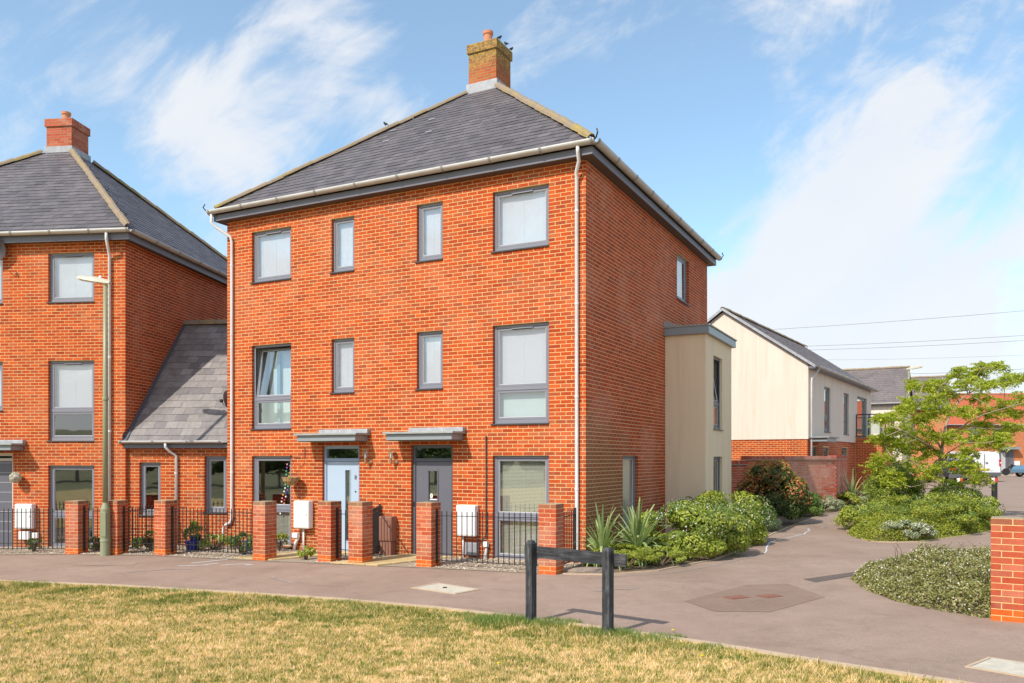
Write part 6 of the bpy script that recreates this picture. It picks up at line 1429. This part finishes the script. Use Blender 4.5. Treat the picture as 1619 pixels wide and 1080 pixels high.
# ------------------------------------------------------------------ lawn blades
def blades(n, region, name, hgt=(.018, .045)):
    rng = np.random.default_rng(5); ex_ = np.array([p[0] for p in LAWN_EDGE[:14]]); ey = np.array([p[1] for p in LAWN_EDGE[:14]])
    X = rng.uniform(region[0], region[1], n); Y = rng.uniform(region[2], region[3], n); edge = np.interp(X, ex_, ey)-.13-.16*np.abs(np.sin(X*3.3)*np.sin(X*7.7+1))-.10*np.abs(np.sin(X*17.3))+.10*rng.random(n)**2
    ok = (Y < edge) & (np.abs(X) < Y*.66+2.6); X, Y, edge = X[ok], Y[ok], edge[ok]; n = len(X)
    long_ = (edge-Y < .9) & (rng.random(n) < .5*(np.sin(X*2.1)*np.sin(X*.7+1)+.6))
    h = rng.uniform(hgt[0], hgt[1], n)*np.where(long_, 1.7, 1.0); a = rng.uniform(0, 2*np.pi, n); w = rng.uniform(.0022, .0045, n); lean = h*rng.uniform(.2, 1.1, n); la = rng.uniform(0, 2*np.pi, n)
    zg = .02+.0165*X+.004
    p0 = np.stack([X-np.cos(a)*w, Y-np.sin(a)*w, zg], 1); p1 = np.stack([X+np.cos(a)*w, Y+np.sin(a)*w, zg], 1); p2 = np.stack([X+np.cos(la)*lean, Y+np.sin(la)*lean, zg+h], 1)
    V = np.stack([p0, p1, p2], 1).reshape(-1, 3).astype(np.float32)
    me = bpy.data.meshes.new(name); me.vertices.add(3*n); me.vertices.foreach_set('co', V.ravel()); me.loops.add(3*n); me.loops.foreach_set('vertex_index', np.arange(3*n, dtype=np.int32)); me.polygons.add(n)
    me.polygons.foreach_set('loop_start', (np.arange(n)*3).astype(np.int32)); me.polygons.foreach_set('loop_total', np.full(n, 3, np.int32)); me.update(); me.materials.append(M['blade'])
    o = bpy.data.objects.new(name, me); COL.objects.link(o); o['kind'] = 'stuff'
blades(900000, (-13.5, 7.5, 5.2, 15.6), 'grass')
# taller tufts at the posts
def tuft(x, y, n, h, rad, name='grass_tuft'):
    rng = np.random.default_rng(abs(int(x*100+y*10))+500); V = []; F = []
    for i in range(n):
        a = rng.uniform(0, 6.28); r_ = rad*math.sqrt(rng.random()); bx, by = x+r_*math.cos(a)*1.6, y+r_*math.sin(a)*.7; hh = h*rng.uniform(.5, 1.1)*(1-.5*r_/rad); la = rng.uniform(0, 6.28); z = gz(bx); w = .003
        b = len(V); V += [(bx-w, by, z), (bx+w, by, z), (bx+math.cos(la)*hh*.25+w*.6, by+math.sin(la)*hh*.25, z+hh*.65), (bx+math.cos(la)*hh*.25-w*.6, by+math.sin(la)*hh*.25, z+hh*.65), (bx+math.cos(la)*hh*.6, by+math.sin(la)*hh*.6, z+hh)]; F += [(b, b+1, b+2, b+3), (b+3, b+2, b+4)]
    return V, F
tv_, tf_ = [], []
for (x, y, n, h, r_) in ((-.15, 9.95, 700, .15, .28), (.45, 9.75, 500, .12, .25), (1.05, 9.1, 600, .13, .25), (1.5, 8.85, 500, .10, .25), (-.7, 10.3, 300, .08, .25), (2.0, 8.4, 250, .07, .2), (-2.4, 11.4, 300, .08, .3), (-5.2, 12.7, 300, .08, .3), (-8.3, 13.8, 350, .08, .4), (-1.9, 11.0, 250, .07, .3)):
    V, F = tuft(x, y, n, h, r_); b = len(tv_); tv_ += V; tf_ += [tuple(b+i for i in f) for f in F]
me = bpy.data.meshes.new('long_grass'); me.from_pydata(tv_, [], tf_); me.materials.append(M['lf_mid']); o = bpy.data.objects.new('long_grass', me); COL.objects.link(o); o['kind'] = 'stuff'
def near_tufts(n, name, matn):
    rng = np.random.default_rng(91); ex_ = np.array([p[0] for p in LAWN_EDGE[:14]]); ey = np.array([p[1] for p in LAWN_EDGE[:14]]); m = 18
    Y0_ = rng.uniform(6.3, 14.5, n)**1.0; X0_ = rng.uniform(-1, 1, n)*Y0_*.66; ok = (Y0_ < np.interp(X0_, ex_, ey)-.2) & (np.sin(X0_*1.9+2)*np.sin(Y0_*2.7)+rng.normal(size=n)*.5 > -.1); X0_, Y0_ = X0_[ok], Y0_[ok]; n = len(X0_)
    X = np.repeat(X0_, m)+rng.normal(size=n*m)*.022; Y = np.repeat(Y0_, m)+rng.normal(size=n*m)*.022; N_ = n*m; h = rng.uniform(.03, .07, N_); la = rng.uniform(0, 6.28, N_); w = .0035; zg = .022+.0165*X; ln = h*rng.uniform(.3, 1.0, N_)
    p0 = np.stack([X-w*np.sin(la), Y+w*np.cos(la), zg], 1); p1 = np.stack([X+w*np.sin(la), Y-w*np.cos(la), zg], 1); p2 = np.stack([X+np.cos(la)*ln, Y+np.sin(la)*ln, zg+h], 1)
    me = bpy.data.meshes.new(name); me.vertices.add(3*N_); me.vertices.foreach_set('co', np.stack([p0, p1, p2], 1).astype(np.float32).ravel()); me.loops.add(3*N_); me.loops.foreach_set('vertex_index', np.arange(3*N_, dtype=np.int32)); me.polygons.add(N_)
    me.polygons.foreach_set('loop_start', (np.arange(N_)*3).astype(np.int32)); me.polygons.foreach_set('loop_total', np.full(N_, 3, np.int32)); me.update(); me.materials.append(matn); o = bpy.data.objects.new(name, me); COL.objects.link(o); o['kind'] = 'stuff'
near_tufts(3800, 'grass_tufts', leaf_mat('tuft_blade', [(.11,.15,.022),(.20,.22,.04),(.38,.32,.09),(.62,.48,.22),(.16,.19,.03),(.50,.38,.15)], .2))
dn = MB()
for (px, py) in ((788,1052),(1064,999),(18,988),(45,1002),(35,990),(60,985),(1110,1040)):
    k = (px-CX)/FPX; Y = 1.97/((py-HY)/FPX+.0165*k); x = k*Y; dn.lathe([(.002,.02),(.016,.03),(.018,.036),(.004,.04)], 8, (x, Y, gz(x)))
dn.build('dandelion_flowers', plain('dandelion_yellow', (.75,.60,.02), .7)); bpy.data.objects['dandelion_flowers']['kind'] = 'stuff'

# ------------------------------------------------------------------ garden odds and ends
def pot(x, y, r, h, label, plant=None, seed=1):
    th = thing('plant_pot', label, 'plant pot', (x, y, gz(x)+.02), 0, 'blue glazed pots')
    MB().lathe([(r*.62,0),(r*.85,h*.75),(r*.86,h*.85),(r*1.05,h*.88),(r*1.05,h),(r*.9,h),(r*.85,h*.8)], 20).build('pot', M['blue_pot'], th)
    if plant:
        rng = np.random.default_rng(seed); P, N = lump_points((0, 0, h+.12), (r*1.1, r*1.1, .22), 12, 700, rng, .4); leaves('foliage', P, N+rng.normal(size=N.shape)*.5, .05, .02, plant, th, rng)
def hp(u, v): return hw(u, v)
pot(*hw(-.05, -1.0), .17, .22, 'dark blue glazed pot behind the railing below the left downpipe', M['lf_mid'], 3)
pot(*hw(1.28, -.55), .17, .22, 'dark blue glazed bowl below the window with heart stickers')
pot(-7.15, 18.55, .13, .34, 'tall blue pot with leafy plant against the low link wall', M['lf_bright'], 5)
shrub('garden_plant', 'leafy green plant behind the railing right of the street lamp', 'plant', (-8.1, 18.5), (.45, .3, .50), 1400, .06, .03, M['lf_mid'], 14, seed=40)
shrub('garden_plant', 'flowering green plant against the link wall beside the tall blue pot', 'plant', (-6.75, 18.6), (.45, .25, .40), 1400, .06, .03, M['lf_bright'], 14, FLW(60), seed=41)
shrub('garden_plant', 'small green plant beside the leftmost pillar', 'plant', (-9.55, 18.9), (.22, .2, .35), 500, .06, .025, M['lf_mid'], 10, seed=42)
shrub('garden_plant', 'small green weed by the railing at the far left', 'plant', (-11.0, 18.9), (.2, .15, .35), 400, .06, .02, M['lf_mid'], 10, seed=43)
shrub('garden_plant', 'sprawling dark plant behind the long railing near the heart window', 'plant', (-5.75, 17.6), (.45, .25, .50), 1300, .06, .03, M['lf_mid'], 14, seed=44)
shrub('garden_plant', 'thin plant with yellow leaves beside the white junction box', 'plant', hw(1.95, -.35), (.25, .12, .42), 350, .06, .03, M['lf_gold'], 10, seed=45)
shrub('garden_plant', 'small green plant between pillars before the pale blue door', 'plant', hw(3.55, -1.35), (.18, .15, .3), 350, .06, .03, M['lf_bright'], 10, seed=46)
# hanging basket
bk = thing('hanging_basket', 'wicker hanging basket on a curved iron bracket left of the blue door', 'hanging basket', (*hw(2.16, -.24), 1.40), -TH)
MB().lathe([(.05,0),(.12,.03),(.17,.10),(.19,.18),(.17,.18),(.10,.06)], 18).build('basket', M['terra_sh'], bk)
for i in range(18): a = 2*math.pi*i/18; MB().tube([(.07*math.cos(a),.07*math.sin(a),.01),(.15*math.cos(a+.2),.15*math.sin(a+.2),.06),(.195*math.cos(a+.35),.195*math.sin(a+.35),.18)], .006, 5).build('rib', M['twig'] if i % 2 else M['terra_sh'], bk)
for a in (0.4, 2.5, 4.6): MB().tube([(.17*math.cos(a),.17*math.sin(a),.18),(0,.0,.66)], .003, 4).build('chain', M['black'], bk)
MB().tube([(.20,.235,.85),(.20,.235,.62),(.16,.15,.585),(.08,.05,.60),(0,0,.66),(-.02,-.03,.70)], .008, 6).build('bracket', M['black'], bk)
# heather ball on the left house
wt = thing('heather_ball', 'round pale flower ball hanging beside the grey panelled door', 'wreath', (K[0]-2.74*math.cos(lt)-.16*math.sin(lt), K[1]+2.74*math.sin(lt)-.16*math.cos(lt), 1.53), -lt)
rng = np.random.default_rng(3); v = rng.normal(size=(900, 3)); v /= np.linalg.norm(v, axis=1, keepdims=True); leaves('flowers', v*.125, v+rng.normal(size=v.shape)*.3, .035, .03, M['flower'], wt, rng); leaves('leaves', v[:500]*.11+rng.normal(size=(500, 3))*.01, v[:500], .04, .02, M['lf_mid'], wt, rng)
MB().tube([(0,0,.12),(0,0,.30),(.04,.10,.33),(.06,.15,.30)], .006, 5).build('bracket', M['black'], wt)
# dishes
def dish(label, loc, rot, tilt=.35, r=.30):
    th = thing('satellite_dish', label, 'satellite dish', loc, rot, 'satellite dishes')
    prof = [(.01, 0)] + [(r*k/6, .10*(k/6)**2*r/.3) for k in range(1, 7)]
    X = Matrix.Rotation(math.radians(90), 4, 'X') @ Matrix.Rotation(tilt, 4, 'X')
    q = MB(); q.lathe(prof + [(r, .10*r/.3+.008), (r*.5, .035)], 22, (0, -.16, 0), M=X); q.build('dish', plain('dark_dish', (.06,.05,.055), .5), th)
    MB().tube([(0,0,0),(0,-.12,-.05),(0,-.16,0)], .018, 6).build('bracket', M['black'], th); MB().tube([(0,-.16,-.22),(0,-.45,-.12),(0,-.52,-.02)], .011, 6).build('arm', M['black'], th); MB().box(-.03,-.56,-.05,.03,-.49,.03).build('receiver', M['black'], th, bevel=.01)
dish('dark satellite dish on the left house cut by the left picture edge', (K[0]-3.30*math.cos(lt)-.02, K[1]+3.30*math.sin(lt)-.02, 7.12), -lt+.25)
dish('dark satellite dish on the main house side wall above the low slate roof', (*hw(-.02, .42), 3.40), -TH-math.radians(80), .3, .28)
# birds on the chimney
def bird(loc, rot, label, grp='birds on the roof'):
    o = MB(); o.tube([(-.14,0,.05),(-.07,0,.075),(0,0,.10),(.05,0,.14),(.075,0,.18),(.11,0,.185)], [.012,.035,.055,.042,.030,.004], 8); o.tube([(.01,.015,.0),(.01,.015,.06)], .005, 4); o.tube([(.01,-.015,.0),(.01,-.015,.06)], .005, 4)
    ob = o.build('bird', M['bird'], smooth=True); ob.location = loc; ob.rotation_euler = (0, 0, rot); ob.scale = (.62, .62, .62); tag(ob, label, 'bird', grp)
def hz(u, v, z): x, y = hw(u, v); return (x, y, z)
bird(hz(AP[0]+.42, AP[1]-.30, 12.70), .5, 'black bird on the chimney top nearest the pot'); bird(hz(AP[0]+.42, AP[1]+.05, 12.70), 2.5, 'middle black bird on the main chimney edge'); bird(hz(AP[0]+.42, AP[1]+.36, 12.70), .8, 'rear black bird on the main chimney edge')
q = .70; bird(hz(-.31+(AP[0]+.31)*q*.86, -.31+(AP[1]+.31)*q*.86, 7.755+(11.8-7.755)*q*.86+.12), 2.6, 'small bird perched on the left hip ridge of the main roof')
# a few trees on the rise behind the viewer, seen only in the panes
words_ = ['broad dark', 'small dark', 'tall', 'rounded', 'wide spreading', 'slim', 'low bushy', 'ragged', 'dense', 'lopsided', 'bushy', 'stout', 'thin', 'shady']
rt_ = random.Random(8)
for i, wd in enumerate(words_):
    az_t = math.radians(14+5.0*i); D_t = rt_.uniform(60, 84); x, y, r_ = -5-D_t*math.sin(az_t), 15-D_t*math.cos(az_t), rt_.uniform(1.6, 3.0)
    th = thing('field_tree', wd + ' tree on the grassy rise behind the viewer', 'tree', (x, y, gz(x, y)))
    MB().tube([(0,0,-.3),(0,0,r_*.7)], [.2,.12], 8).build('trunk', M['bark'], th); P, N = lump_points((0,0,r_*.85), (r_*1.5,r_,r_*.8), 24, 2500, np.random.default_rng(i), .4); leaves('crown', P, N, .45, .28, M['lf_dark'], th)
print('objects', len(bpy.data.objects))
